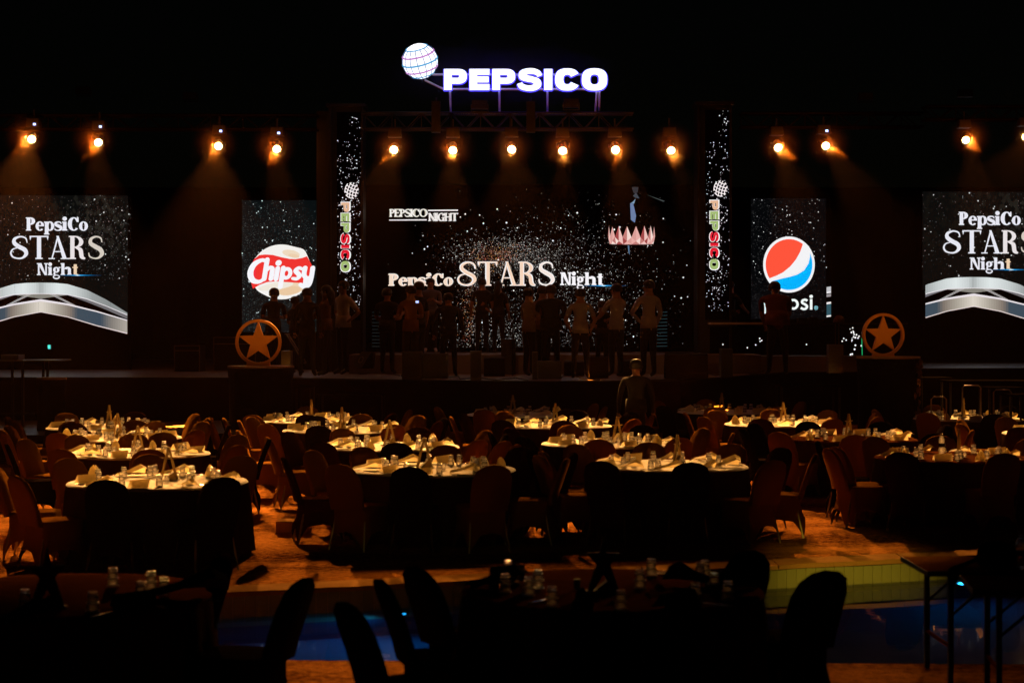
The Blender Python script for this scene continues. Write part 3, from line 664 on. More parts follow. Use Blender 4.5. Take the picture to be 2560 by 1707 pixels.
for y0_, y1_, c in ((717, 729, (.52, .52, .54)), (729, 733, (.85, .82, .85)), (735, 742, (.3, .27, .28)), (755, 760, (.85, .8, .8)), (760, 789, (.03, .085, .11)), (788, 792, (.85, .82, .8))):
    cv.poly('stray_strip', [(2066, y0_ + .8), (2077, y0_ - .8), (2077, y1_ - .8), (2066, y1_ + .8)], c)
cv.build(t)
# --- main screen
t, cv = brand_panel(908, 1742, 462, 872, 39.5, 'wide main LED screen with glitter, crown and lettering behind the crew')
PK = []
def fx():
    k = R.random()
    if k < .34: x = R.gauss(1262, 66); y = R.gauss(640, 24)
    elif k < .42: x = R.gauss(1172 + R.uniform(-14, 24), 12); y = R.uniform(680, 840)
    elif k < .60: x = R.gauss(1280, 90); y = 872 - abs(R.gauss(0, 55))
    elif k < .86: x = R.gauss(1420, 90); y = R.gauss(720, 85)
    elif R.random() < .5: x = R.gauss(1420, 150); y = R.gauss(690, 110)
    else: return None
    return (x, y) if 915 < x < 1738 and 470 < y < 868 else None
def fc(p):
    o_ = math.exp(-((p[0] - 1235) / 60) ** 2 - ((p[1] - 640) / 30) ** 2) + math.exp(-((p[0] - 1176) / 26) ** 2 - ((p[1] - 775) / 75) ** 2)
    v = .05 + .75 * R.random() ** 2.6
    if R.random() < o_: return (v, v * R.uniform(.25, .6), v * R.uniform(.1, .35))
    return (v, v * .97, v * .92)
dotcloud(cv, 8500, fx, lambda: R.choice((.55, .6, .8, .9, 1.1)), fc)
dotcloud(cv, 60, lambda: (R.uniform(1050, 1720), R.uniform(520, 865)), lambda: R.uniform(1.5, 2.6), lambda p: (.9, .9, .88))
dotcloud(cv, 6, lambda: (R.uniform(1000, 1150), R.uniform(560, 700)), lambda: 1.6, lambda p: (.8, .8, .78))
w1, w2 = (.92, .88, .88), (.92, .66, .50)
def warmcool(u0, u1): return lambda u: lerp(w2, w1, max(0, min(1, (u - u0) / (u1 - u0))))
for dx, dy_, col_ in ((1.2, -1.0, (.95, .93, .93)), (0, 0, (.90, .70, .56))):
    cv.text('lettering', 'PepsiCo', serif_glyph, 971 + dx, 1133 + dx, 715 + dy_, 685 + dy_, col_, gap=-.03, t=.27, h=.09, layer=2 + (dx == 0) * .6)
cv.text('lettering', 'STARS', serif_glyph, 1143, 1388, 714.5, 654, w1, gap=0, t=.17, h=.065, swash=True, layer=2)
cv.text('lettering', 'STARS', serif_glyph, 1144, 1388.5, 714, 655, w2, gap=0, t=.125, h=.035, swash=True, layer=3, cols=[w2, w2, w2, w2, lerp(w1, w2, .4)])
cv.text('lettering', 'Night', serif_glyph, 1400, 1508, 713, 681, (.95, .92, .96), gap=-.01, t=.27, h=.1)
flare(cv, 1508, 714.5)
cv.text('lettering', 'PEPSICO', serif_glyph, 973, 1069, 543, 524, (.62, .58, .48), gap=-.10, t=.24, h=.08)
cv.text('lettering', 'PEPSICO', serif_glyph, 974.5, 1070.5, 542, 523, (.9, .87, .84), gap=-.10, t=.12, h=.08, layer=3)
cv.text('lettering', 'NIGHT', serif_glyph, 1070, 1144, 553.5, 534, (.72, .66, .62), gap=-.08, t=.24, h=.08)
cv.text('lettering', 'NIGHT', serif_glyph, 1071.5, 1145.5, 552.5, 533, (.9, .87, .84), gap=-.08, t=.12, h=.08, layer=3)
cv.poly('lettering', [(973, 549.5), (1067, 548.5), (1067, 551.5), (973, 552)], (.9, .85, .86))
cv.poly('lettering', [(1070, 525), (1145, 524.5), (1145, 527.5), (1070, 528)], (.9, .85, .86))
# crown of rose-coloured facets
cols_ = [(.55, .20, .18), (.85, .52, .48), (.70, .33, .30), (.90, .68, .62), (.35, .06, .06), (.80, .42, .38)]
npk = 8; x0, x1 = 1520, 1637
def crx(u): return 1578.5 - 58.5 * math.cos(u * PI)
for i in range(npk):
    a, b = crx(i / npk), crx((i + 1) / npk); mid = (a + b) / 2; tip = 565 + 5 * math.sin((i + .5) / npk * PI) * 0 + R.uniform(-1, 2)
    bl = 590 + 4 * math.sin(i / npk * PI); q = 610 + 1.5 * math.sin((i + .5) / npk * PI)
    ins = .06 * 58
    aa, bb = 1578.5 + (a - 1578.5) * .93, 1578.5 + (b - 1578.5) * .93; mm = (aa + bb) / 2
    cv.poly('crown_picture', [(a, bl), (mid, tip), (mid, q - 8)], cols_[(i * 2) % 6], (), 2)
    cv.poly('crown_picture', [(mid, tip), (b, bl), (mid, q - 8)], cols_[(i * 2 + 3) % 6], (), 2)
    cv.poly('crown_picture', [(a, bl), (mid, q - 8), (aa, q)], cols_[(i + 1) % 6], (), 2)
    cv.poly('crown_picture', [(b, bl), (bb, q), (mid, q - 8)], cols_[(i + 5) % 6], (), 2)
    cv.poly('crown_picture', [(mid, q - 8), (bb, q), (aa, q)], cols_[(i + 2) % 6], (), 2)
cv.poly('crown_picture', [(1579, 468), (1596, 468), (1594, 482), (1584, 484)], (.03, .03, .035))
cv.poly('crown_picture', [(1590, 482), (1599, 497), (1588, 495), (1582, 490)], (.045, .055, .07))
cv.poly('crown_picture', [(1589, 497), (1585, 510), (1577, 508), (1583, 504)], (.20, .30, .42))
cv.poly('crown_picture', [(1575, 508), (1583, 510), (1590, 540), (1587, 557), (1577, 550)], (.14, .20, .36))
cv.poly('crown_picture', [(1569, 614), (1573, 614), (1574, 638), (1571, 630)], (.10, .18, .30))
cv.poly('crown_picture', [(1616, 487), (1662, 503), (1658, 505)], (.05, .06, .06))
for k in range(11):          # faint stair shape in the picture
    y_ = 780 + k * 8.5; cv.poly('stair_picture', [(1650 - k * 2, y_), (1668, y_ - 1), (1668, y_ + .8), (1650 - k * 2, y_ + 1.6)], (.012, .03, .032))
    cv.poly('stair_picture', [(930, y_), (965, y_ + .5), (965, y_ + 1.8), (930, y_ + 1.6)], (.008, .014, .014))
cv.poly('green_line', [(1740, 467), (1741.2, 467), (1742, 870), (1740.6, 870)], (.02, .16, .09))
cv.build(t)
# --- LED towers
RED, GRN, PCH = (.75, .012, .03), (.35, .48, .16), (.75, .45, .28)
for i, (ox, oy, D) in enumerate(((0, 0, 38.0), (921, -5, 38.0))):
    c = at(862 + ox, 870, D)
    t = wthing('led_tower', ['slim LED tower with upright coloured lettering, left of the main screen', 'slim LED tower with upright coloured lettering, right of the main screen'][i], 'LED tower', (c.x, D, 1.3), 'slim LED towers beside the main screen')
    a, b = at(822 + ox, 870, D), at(908 + ox, 268 + oy, D)
    MB().box((a.x, D + .02, 1.3), (b.x, D + .7, b.z)).build('tower_body', 'black', t)
    for xx in (a.x, b.x - .05): MB().box((xx, D - .06, 1.3), (xx + .05, D + .018, b.z)).build('edge_post', 'darkmetal', t)
    MB().box((a.x - .05, D - .1, b.z + .001), (b.x + .05, D + .72, b.z + .07)).build('cap', 'metal', t)
    if i == 0:
        p, q = at(790, 870, D), at(820, 277, D); MB().box((p.x, D + .1, 1.3), (a.x - .002, D + .75, q.z)).build('side_panel', 'black', t)
    panel_box('screen_panel', 842 + ox, 281 + oy, 905 + ox, 800, D - .012, t, .02)
    cv = Canvas(D - .02)
    def fx():
        y = 283 + oy + 500 * R.random(); x = R.uniform(844, 902)
        pr = 1.0 if 420 < y < 560 or y > 640 else .62
        if y < 350: x = R.uniform(874, 902); pr = .35
        return (x + ox, y) if R.random() < pr else None
    dotcloud(cv, 430, fx, lambda: R.choice((.6, .8, 1.0, 1.4, 1.8)), lambda p: (.8, .78, .85) if R.random() < .6 else (.35, .3, .33))
    gx, gy = 880 + ox, 477 + oy
    for k in range(5):
        v = -.8 + .4 * k; w_ = math.sqrt(1 - v * v)
        for flip in (0, 1):
            pts = []
            for j in range(9):
                u = (-1 + j / 4) * w_; xx, yy = u, v + .25 * (1 - u * u / (w_ * w_ + .01)) * .6
                if flip: xx, yy = -yy, xx
                ca, sa = math.cos(.35), math.sin(.35); pts.append((gx + 17.5 * (xx * ca - yy * sa), gy + 20 * (xx * sa + yy * ca)))
            for o_, hs in stroke(pts, [2.3] * 9, sub=1): cv.poly('lettering', o_, (.92, .84, .84), hs, 3 + flip)
    def lc(u, lo, hi): return None
    L_ = 'PEPSICO'
    cols = [PCH, GRN, GRN, RED, RED, RED, GRN]
    cv.text('lettering', L_, heavy_glyph, 852 + ox, 877 + ox, 681 + oy, 505 + oy, (.95, .9, .92), gap=.10, rot=True, layer=2.2)
    cv.text('lettering', L_, heavy_glyph, 853.5 + ox, 874 + ox, 679 + oy, 507 + oy, RED, gap=.16, rot=True, layer=3.5, cols=cols, t=.30)
    cv.build(t)
# LED fascia of the DJ booth and its desk
D = 38.0
t = wthing('dj_booth', 'long DJ booth with dotted LED front under the cola globe screen', 'DJ booth', (at(1970, 888, D).x, D, 1.3))
panel_box('screen_panel', 1775, 817, 2170, 888, D, t)
a, b = at(1775, 912, D), at(2172, 889, D); MB().box((a.x, D - .02, 1.304), (b.x, D + .5, b.z - .003)).build('plinth', 'grille', t)
a, b = at(1770, 811, D), at(1902, 806, D); MB().box((a.x, D - .5, a.z), (b.x, D + .4, b.z)).build('desk_top', 'white', t)
a, b = at(1985, 811, D), at(2258, 807, D); MB().box((a.x, D - .45, a.z), (b.x, D + .4, b.z)).build('desk_top', 'metal', t)
cv = Canvas(D)
for x, y in ((1807, 861), (1868, 869), (1889, 862), (1899, 846), (1904, 851), (1900, 853), (1928, 863), (1928, 872), (2016, 861), (2109, 846), (2115, 850), (2105, 853), (1799, 887)): cv.dot('star_dots', x, y, 2.2, (.95, .95, .95))
for _ in range(16): cv.dot('star_dots', R.gauss(2138, 9), R.gauss(838, 7), R.uniform(1.2, 2.9), (.95, .92, .92))
for x, y in ((2138, 863), (2136, 873), (2126, 886), (2130, 885), (2153, 864)): cv.dot('star_dots', x, y, 2.8, (.95, .95, .95))
cv.poly('green_line', [(2153, 845), (2155, 845), (2156, 888), (2154, 888)], (.01, .35, .10)); cv.build(t)
w = MB()
for x_, h_ in ((2003, 12), (2016, 9), (2030, 14), (2044, 8)):
    p = at(x_, 807, D); w.box((p.x - .09, D - .2, p.z + .003), (p.x + .09, D + .1, p.z + h_ * D / F))
w.build('mixer', 'black', t)
bag = wthing('bag', 'dark crumpled bag left on the DJ desk', 'bag', at(2097, 806, D)); p = at(2097, 806, D)
MB().lathe([(0, 0), (.12, .0), (.115, .06), (.09, .12), (.05, .15), (0, .155)], 10, wob=lambda t_, z: 1 + .15 * math.sin(3 * t_ + z * 20)).build('bag_body', 's_tan', bag, loc=p, smooth=True)

# ================================================================== ROOF SIGN, TRUSSES, LAMPS
D = 36.6; c = at(1250, 277, D)
t = wthing('illuminated_sign', 'white glowing company name sign with a gridded globe above the stage truss', 'sign', c)
def fr_sign(u, v, w):
    p = at(u, v, D); return (p.x, D - w, p.z)
x = 1110.0; shp, w_ = text_shapes('PEPSICO', heavy_glyph, .13); sx = (1518 - 1110) / w_; y0s, y1s = 225.5, 173
for letter in shp:
    mb = MB(); mb.k = 0
    for j, (o_, hs) in enumerate(letter):
        T = lambda p: (1110 + p[0] * sx, y0s - p[1] * (y0s - y1s))
        mb.prism([T(q) for q in o_], [[T(q) for q in hh] for hh in hs], lambda u, v, w, j=j: fr_sign(u, v, w - j * .0008), .14, 0, smi=1)
    lo = mb.build('letter', ['sign', 'sign_side'], t); hb_ = MB()
    for q in range(8):  # blue-glowing copies added behind each letter imitate its halo
        du, dv = 2.3 * math.cos(q * PI / 4), 2.3 * math.sin(q * PI / 4)
        for j, (o_, hs) in enumerate(letter):
            T2 = lambda p: (1110 + p[0] * sx + du, y0s - p[1] * (y0s - y1s) + dv)
            hb_.prism([T2(p_) for p_ in o_], [[T2(p_) for p_ in hh] for hh in hs], lambda u, v, w: fr_sign(u, v, w - .05 - j * .0009 - q * .012), 0)
    hb_.build('backplate', 'sign_side', lo)
gc = at(1050, 153.5, D); gr = 44.0 / F * D
mb = MB(); prof = [(gr * math.sin(PI * k / 16), -gr * math.cos(PI * k / 16)) for k in range(17)]; prof[0] = (0, -gr); prof[-1] = (0, gr)
globe = mb.lathe(prof, 32).build('globe', 'sign', t, smooth=True, loc=gc)
GRt = Matrix.Rotation(math.radians(-14), 4, 'Y') @ Matrix.Rotation(math.radians(24), 4, 'X')
for k, (lat, m_) in enumerate(((52, 'g_teal'), (26, 'g_pink'), (0, 'g_teal'), (-26, 'g_pink'), (-50, 'g_teal'))):
    rr = gr * 1.004 * math.cos(math.radians(lat)); z = gr * 1.004 * math.sin(math.radians(lat))
    MB().tube([GRt @ Vector((rr * math.cos(a * PI / 20), rr * math.sin(a * PI / 20), z)) for a in range(41)], .019 if abs(lat) < 40 else .014, 6).build('grid_line', m_, globe)
for lon in range(0, 180, 24):
    MB().tube([GRt @ Matrix.Rotation(math.radians(lon + 8), 4, 'Z') @ Vector((gr * 1.003 * math.sin(a * PI / 20), 0, gr * 1.003 * math.cos(a * PI / 20))) for a in range(4, 41 - 4)], .0085, 5).build('grid_line', 'g_grey', globe)
    MB().tube([GRt @ Matrix.Rotation(math.radians(lon + 188), 4, 'Z') @ Vector((gr * 1.003 * math.sin(a * PI / 20), 0, gr * 1.003 * math.cos(a * PI / 20))) for a in range(4, 17)], .0085, 5).build('grid_line', 'g_grey', globe)
Yb = D + .22
def sp_(px, py, y=Yb): p = at(px, py, D); return (p.x, y, p.z)
for a, b in (((1080, 183), (1512, 183)), ((1110, 220), (1512, 220)), ((1060, 197), (1112, 222)), ((1124, 220), (1126, 279)), ((1248, 220), (1249, 279)), ((1369, 220), (1369, 279)), ((1501, 185), (1499, 274)), ((1493, 222), (1490, 279)), ((1124, 280), (1500, 280))):
    MB().tube([sp_(*a), sp_(*b)], .022, 8).build('frame_tube', 'sframe', t)
def truss(name, label, x0, x1, ztop, y, h, step, m='metal', group=None, d=.36):
    t = wthing(name, label, 'truss', ((x0 + x1) / 2, y, ztop - h), group)
    for yy in (y, y + d):
        for zz in (ztop, ztop - h): MB().tube([(x0, yy, zz), (x1, yy, zz)], .026, 8).build('chord', m, t)
    n = int((x1 - x0) / step)
    for k in range(n):
        a = x0 + k * step; zz = (ztop, ztop - h) if k % 2 == 0 else (ztop - h, ztop)
        for yy in (y, y + d): MB().tube([(a, yy, zz[0]), (a + step, yy, zz[1])], .013, 5).build('brace', m, t)
        if k % 2 == 0: MB().tube([(a, y, ztop), (a, y, ztop - h)], .013, 5).build('brace', m, t)
    return t
zt = at(0, 281, D).z; zb = at(0, 320, D).z
truss('lighting_truss', 'grey lattice truss carrying the glowing sign over the main screen', at(905, 0, D).x, at(1585, 0, D).x, zt, D + .1, zt - zb, .31)
for px in (1090, 1327):
    p = at(px, 0, D); q = wthing('truss_hoist', ['dark boxy hoist block left of middle on the sign truss', 'dark boxy hoist block right of middle on the sign truss'][px > 1200], 'hoist', (p.x, D, zb))
    MB().box((p.x - .09, D - .12, zb - .1), (p.x + .09, D + .05, zt + .22)).build('hoist_body', 'black', q)
    MB().tube([(p.x, D - .03, zt + .22), (p.x, D - .03, zt + .30)], .03, 6).build('hook', 'metal', q)
for k, (px, py, w_, h_) in enumerate(((1199, 262, 20, 11), (1428, 258, 19, 11), (208, 227, 18, 9), (476, 241, 18, 9), (2163, 242, 18, 9), (2413, 234, 18, 9))):
    DD = D if k < 2 else 42.0; p = at(px, py, DD); a = w_ / F * DD; b = h_ / F * DD
    lab = ['square unlit floodlight on the sign truss, left one', 'square unlit floodlight on the sign truss, right one', 'unlit floodlight high above the left edge spotlights',
           'unlit floodlight high left, above the third spotlight', 'unlit floodlight high right of the cola globe screen', 'unlit floodlight high above the far right screen'][k]
    q = wthing('floodlight', lab, 'floodlight', p - Vector((0, 0, b)), 'unlit floodlights over the stage')
    MB().box((p.x - a, DD - .08, p.z - b), (p.x + a, DD + .1, p.z + b), top=.96).build('housing', 'darkmetal', q)
    MB().box((p.x - a * .86, DD - .10, p.z + b * .08), (p.x + a * .86, DD - .083, p.z + b * .82)).build('glass_plate', 'metal', q)
    MB().box((p.x - a * .86, DD - .10, p.z - b * .82), (p.x + a * .86, DD - .083, p.z - b * .08)).build('glass_plate', 'metal', q)
    MB().tube([(p.x - a * 1.05, DD, p.z), (p.x - a * 1.05, DD + .05, p.z - b * 1.5), (p.x + a * 1.05, DD + .05, p.z - b * 1.5), (p.x + a * 1.05, DD, p.z)], .015, 5).build('bracket', 'darkmetal', q)
truss('lighting_truss', 'dark truss holding the four amber spotlights over the left of the stage', -13.5, -4.2, 6.85, 37.7, .3, .35, 'black_cloth')
truss('lighting_truss', 'dark truss holding the amber spotlights over the right of the stage', 5.0, 9.0, 6.95, 38.2, .3, .35, 'black_cloth')
truss('lighting_truss', 'dark truss holding two amber spotlights at the far right', 9.5, 14.0, 7.35, 40.2, .3, .35, 'black_cloth')
# amber spotlights
def make_lamp():
    t = thing('spotlight', 'x', 'spotlight')
    MB().lathe([(0, .22), (.08, .20), (.10, .10), (.10, -.10), (.115, -.12), (.115, -.16), (.10, -.16), (.095, -.13), (0, -.13)], 20).build('lamp_body', 'black', t, smooth=False)
    MB().lathe([(0, -.135), (.078, -.135), (.0, -.142)], 20).build('lens', 'lens', t)
    MB().tube([(-.125, 0, 0), (-.125, 0, .22), (.125, 0, .22), (.125, 0, 0)], .014, 5).build('yoke', 'black', t)
    return t
LL = ['leftmost lit amber spotlight, over the left edge of the left screen', 'amber spotlight over the right half of the left arch screen', 'amber spotlight over the dark gap left of the crisps screen', 'amber spotlight above the crisps logo screen',
      'amber spotlight just right of the left LED tower', 'amber spotlight under the left end of the glowing sign', 'amber spotlight under the middle of the glowing sign', 'amber spotlight under the right middle of the glowing sign',
      'amber spotlight above the crown picture', 'amber spotlight just left of the right LED tower', 'amber spotlight above the left edge of the cola globe screen', 'amber spotlight above the right edge of the cola globe screen',
      'amber spotlight high above the right arch screen', 'amber spotlight cut by the right edge of the photo']
lamp0 = make_lamp()
for i, (px, py, D_, tx, ty, e, a) in enumerate(LAMPS):
    p = at(px, py, D_); o = lamp0 if i == 0 else dup(lamp0, '', p, 0)
    o['label'] = LL[i]; o['group'] = 'amber spotlights'; o.location = p
    d = Vector((tx, ty, .6)) - p; q = d.to_track_quat('-Z', 'Y')
    o.rotation_euler = q.to_euler()
    yo = wthing('lamp_mount', 'black clamp box over the ' + ' '.join(LL[i].replace(',', '').replace('leftmost lit ', 'leftmost ').split()[:10]), 'lamp mount', p + Vector((0, .25, .3)))
    MB().box((p.x - .14, p.y + .02, p.z + .24), (p.x + .14, p.y + .28, p.z + .42), top=.9).build('base_box', 'black', yo)
    MB().tube([(p.x, p.y + .15, p.z + .42), (p.x, p.y + .15, p.z + .62)], .02, 6).build('clamp', 'darkmetal', yo)
    if i in (0, 1, 2, 3, 11):
        MB().box((p.x + .02, p.y + .008, p.z + .27), (p.x + .075, p.y + .018, p.z + .315)).build('display', 'display', yo)

# ================================================================== PEOPLE
def person(label, px, ytop, zfeet, D, yaw=0, h=None, shirt='black', pants='jeans', hair='hair', arms='down', shoe='shoe_b', sleeve='short', lean=0.0, long_hair=False, female=False, bald=False, stance=.11, scale_w=1.0, knee=0.0, turn=0.0, group='stage crew'):
    X = (px - CX) / F * D; ztop = CZ - (ytop - HY) / F * D
    H = h or (ztop - zfeet)
    s = H / 1.76; V = []; E = []; Rd = []; seg = []
    def v(x, y, z, r): V.append(Vector((x, y, z))); Rd.append(r); return len(V) - 1
    def e(a, b, m_): E.append((a, b)); seg.append(m_)
    # local: faces -Y (towards camera) when yaw=0; body built upright then leaned about the hips
    sw = scale_w
    pel = v(0, 0, .95, .135 * sw); sp1 = v(0, 0, 1.10, .130 * sw); sp2 = v(0, -.005, 1.27, .145 * sw); chest = v(0, 0, 1.40, .125 * sw); neck = v(0, .0, 1.51, .058); hd0 = v(0, -.012, 1.60, .078); hd1 = v(0, -.01, 1.675, .095); hd2 = v(0, 0, 1.72, .062)
    e(pel, sp1, 'shirt'); e(sp1, sp2, 'shirt'); e(sp2, chest, 'shirt'); e(chest, neck, 'skin'); e(neck, hd0, 'skin'); e(hd0, hd1, 'skin'); e(hd1, hd2, 'hair')
    for sd in (-1, 1):
        hp = v(sd * .085, 0, .88, .098 * sw); kn = v(sd * (stance * .9), -.02 - knee, .49, .066); an = v(sd * stance, .01, .10, .045); toe = v(sd * (stance + .025), -.14, .035, .036); heel = None
        e(pel, hp, 'pants'); e(hp, kn, 'pants'); e(kn, an, 'pants'); e(an, toe, 'shoe')
        shd = v(sd * .185 * sw, 0, 1.425, .062)
        e(chest, shd, 'shirt')
        if arms == 'down': el = (sd * .25 * sw, .02, 1.14); wr = (sd * .26 * sw, -.06, .90)
        elif arms == 'hips': el = (sd * .42, .10, 1.17); wr = (sd * .20, .02, 1.03)
        elif arms == 'hip_back': el = (sd * .38, .16, 1.18); wr = (sd * .17, .12, 1.02)
        elif arms == 'phone': el = (sd * .24, -.06, 1.16); wr = (sd * .08, -.26, 1.24)
        elif arms == 'crossed': el = (sd * .27, -.06, 1.15); wr = (-sd * .06, -.22, 1.17 + sd * .02)
        elif arms == 'pocket': el = (sd * .29, .06, 1.15); wr = (sd * .20, -.03, .96)
        elif arms == 'reach': el = (sd * .24, -.16, 1.18); wr = (sd * .16, -.40, 1.10)
        elif arms == 'onehip': el = (.42, .10, 1.17) if sd > 0 else (-.25, .0, 1.14); wr = (.20, .02, 1.02) if sd > 0 else (-.22, -.14, .93)
        elb = v(*el, .044); wri = v(*wr, .028)
        mid = v(*[(Vector((sd * .185 * sw, 0, 1.425)).lerp(Vector(el), .62))[i] for i in range(3)], .054)
        e(shd, mid, 'shirt'); e(mid, elb, 'shirt' if sleeve == 'long' else 'skin'); e(elb, wri, 'shirt' if sleeve == 'long' else 'skin')
        dr = (Vector(wr) - Vector(el)).normalized(); hm = Vector(wr) + dr * .07; hnd = v(hm.x, hm.y, hm.z, .030); e(wri, hnd, 'skin')
    def bend(p):
        p = p.copy()
        if lean and p.z > .93:
            q = p - Vector((0, 0, .93)); q.rotate(Matrix.Rotation(lean, 3, 'X')); p = q + Vector((0, 0, .93))
        return p
    V = [bend(p) for p in V]
    me = bpy.data.meshes.new('skel'); me.from_pydata(V, E, [])
    ob = bpy.data.objects.new('skel', me); COL.objects.link(ob)
    md = ob.modifiers.new('Skin', 'SKIN'); md.use_smooth_shade = True
    for i, sv in enumerate(me.skin_vertices[0].data): sv.radius = (Rd[i], Rd[i] * (.78 if Rd[i] > .1 else 1.0)); sv.use_root = (i == pel)
    ob.modifiers.new('Sub', 'SUBSURF').levels = 1; ob.modifiers['Sub'].render_levels = 1
    dg = bpy.context.evaluated_depsgraph_get(); dg.update()
    body = bpy.data.meshes.new_from_object(ob.evaluated_get(dg)); bpy.data.objects.remove(ob)
    slots = ['skin', 's_' + shirt, pants, shoe, hair]; body.materials.clear()
    for k in slots: body.materials.append(M[k])
    key = {'skin': 0, 'shirt': 1, 'pants': 2, 'shoe': 3, 'hair': 0 if bald else 4}
    segs = [(V[a], V[b], key[m_], (Rd[a] + Rd[b]) / 2) for (a, b), m_ in zip(E, seg)]
    for f in body.polygons:
        c_ = f.center; best = 9; bk = 0
        for a, b, k, r in segs:
            ab = b - a; tt = max(0, min(1, (c_ - a).dot(ab) / ab.length_squared)); d = (c_ - (a + ab * tt)).length - r
            if d < best: best, bk = d, k
        f.material_index = bk
    bm = bmesh.new(); bm.from_mesh(body)
    # fingers and thumb on each hand, nose and ears on the head
    def tub(pts, rs, mi):
        t_ = MB().tube(pts, rs, 5); vs = [bm.verts.new(q) for q in t_.v]
        for f in t_.f:
            try: ff = bm.faces.new([vs[i] for i in f]); ff.material_index = mi; ff.smooth = True
            except ValueError: pass
    hands = [i for i, r in enumerate(Rd) if r == .030]
    for hi_ in hands:
        wv = [a for a, b in E if b == hi_][0]; d = (V[hi_] - V[wv]).normalized(); sdv = d.cross(Vector((0, 1, .2))).normalized(); cu = d.cross(sdv)
        for k, ln in enumerate((.055, .068, .072, .066, .052)):
            if k == 0: b0 = V[hi_] - d * .02 - sdv * .026; tub([b0, b0 + d * .03 - sdv * .02, b0 + d * .055 - sdv * .018], [.010, .009, .007], 0)
            else:
                b0 = V[hi_] + d * .015 + sdv * (-.03 + .0145 * k); tub([b0, b0 + d * ln * .5, b0 + d * ln * .85 + cu * ln * .3], [.0085, .008, .006], 0)
    HT = Matrix.Rotation(turn, 4, 'Z')
    def hp_(x, y, z): q = HT @ Vector((x, y, 0)); return bend(Vector((q.x, q.y, z)))
    tub([hp_(0, -.085, 1.655), hp_(0, -.112, 1.628), hp_(0, -.092, 1.615)], [.008, .015, .010], 0)
    tub([hp_(0, -.082, 1.590), hp_(0, -.094, 1.575)], [.026, .014], 0)
    for sd in (-1, 1):
        tub([hp_(sd * .082, 0, 1.615), hp_(sd * .098, .01, 1.64), hp_(sd * .090, .012, 1.665)], [.010, .014, .009], 0)
        tub([hp_(sd * .018, -.088, 1.597), hp_(0, -.096, 1.597)], [.004, .006], 0)
        tub([hp_(sd * .033, -.083, 1.652), hp_(sd * .030, -.09, 1.652)], [.011, .008], 4)
    bm.to_mesh(body); bm.free(); body.name = 'person_body'
    root = thing('person', label, 'person', (X, D, zfeet), yaw, group)
    root.scale = (s, s, s)
    o = place('body', body, root)
    if not bald:
        hb = MB(); prof = [(.096, -.055), (.106, -.02), (.108, .02), (.098, .06), (.070, .092), (.035, .107), (0, .112)]
        hb.lathe(prof, 14, wob=lambda t_, z: 1 + .05 * math.sin(5 * t_ + z * 40) + (-.22 if z < -.01 and math.cos(t_ + PI / 2) > .45 else 0))
        hc = bend(Vector((0, .012, 1.672))); hv = []
        for q in hb.v: w_ = Matrix.Rotation(lean, 3, 'X') @ (HT.to_3x3() @ Vector(q)); hv.append(tuple(w_ + hc))
        hb.v = hv; ho = hb.build('hair', hair, root, smooth=True)
        if long_hair:
            lb = MB(); c0 = bend(Vector((0, .03, 1.70))); 
            lb.tube([bend(Vector((0, .04, 1.72))), bend(Vector((0, .085, 1.62))), bend(Vector((0, .10, 1.50))), bend(Vector((0, .10, 1.38)))], [.07, .088, .08, .045], 10).build('hair_length', hair, ho, smooth=True)
    # loose hem of the shirt
    hm_ = MB().lathe([(.150 * sw, 1.12), (.158 * sw, 1.0), (.165 * sw, .90), (.158 * sw, .905), (.145 * sw, 1.10)], 18)
    hm_.v = [tuple(bend(Vector((x_, y_ * .78, z_)))) for x_, y_, z_ in hm_.v]; hm_.build('shirt_hem', 's_' + shirt, root, smooth=True)
    return root
Z0 = 1.304
person('person with hair in a small bun bending over, in front of the crisps logo', 683, 733, Z0, 36.0, PI, h=1.78, shirt='black', lean=.22, arms='phone')
person('person in dark top half hidden behind the crisps screen group', 738, 752, Z0, 36.6, PI * .8, h=1.60, shirt='black', arms='crossed')
person('person in all black standing with back turned under the crisps logo', 768, 722, Z0, 34.4, PI, shirt='black', sleeve='long', stance=.13)
person('person in two-tone jacket facing left beside the left LED tower', 815, 715, Z0, 34.8, PI * 1.45, shirt='tan', arms='reach', sleeve='long', long_hair=True)
jk = person('person in pale blue-white T-shirt with hands on hips under the left LED tower', 858, 704, Z0, 35.6, PI * 1.7, shirt='white', arms='hips', sleeve='short', scale_w=1.1)
person('person in black with a pack on the back, left end of the main screen', 968, 722, Z0, 36.0, PI * .9, shirt='black', arms='crossed', scale_w=1.15)
pp = person('person in rust-orange shirt seen from behind holding a lit phone', 1027, 716, Z0, 33.6, PI * 1.12, shirt='orange', arms='phone', turn=.4)
person('person with rim-lit head close behind the rust-orange shirt', 1046, 706, Z0, 35.6, PI * 1.3, shirt='black', arms='down')
person('tall person in grey shirt and white shoes standing on the riser behind a black case', 1076, 697, 1.704, 38.8, .1, shirt='grey', arms='phone', shoe='shoe', scale_w=1.2)
person('broad person in dark jacket seen from behind, right of the black case', 1121, 734, Z0, 34.6, PI, shirt='navy', arms='down', sleeve='long', scale_w=1.2, stance=.14)
person('slim dark person against the glitter left of the big letter A', 1205, 697, 1.704, 38.9, PI, shirt='black', arms='down')
person('dark person close to the slim one, in front of the glitter', 1246, 705, 1.704, 38.8, PI * .9, shirt='black', arms='onehip', long_hair=True)
person('person in beige and black top with folded arms facing right', 1322, 722, Z0, 34.4, PI * .7, shirt='beige', arms='crossed')
person('person partly hidden left of the big black jacket', 1357, 716, Z0, 36.0, PI * .8, shirt='tan', arms='crossed')
person('large person in black hooded jacket, middle of the main screen', 1377, 714, Z0, 34.2, PI, shirt='black', sleeve='long', arms='crossed', scale_w=1.35, stance=.13)
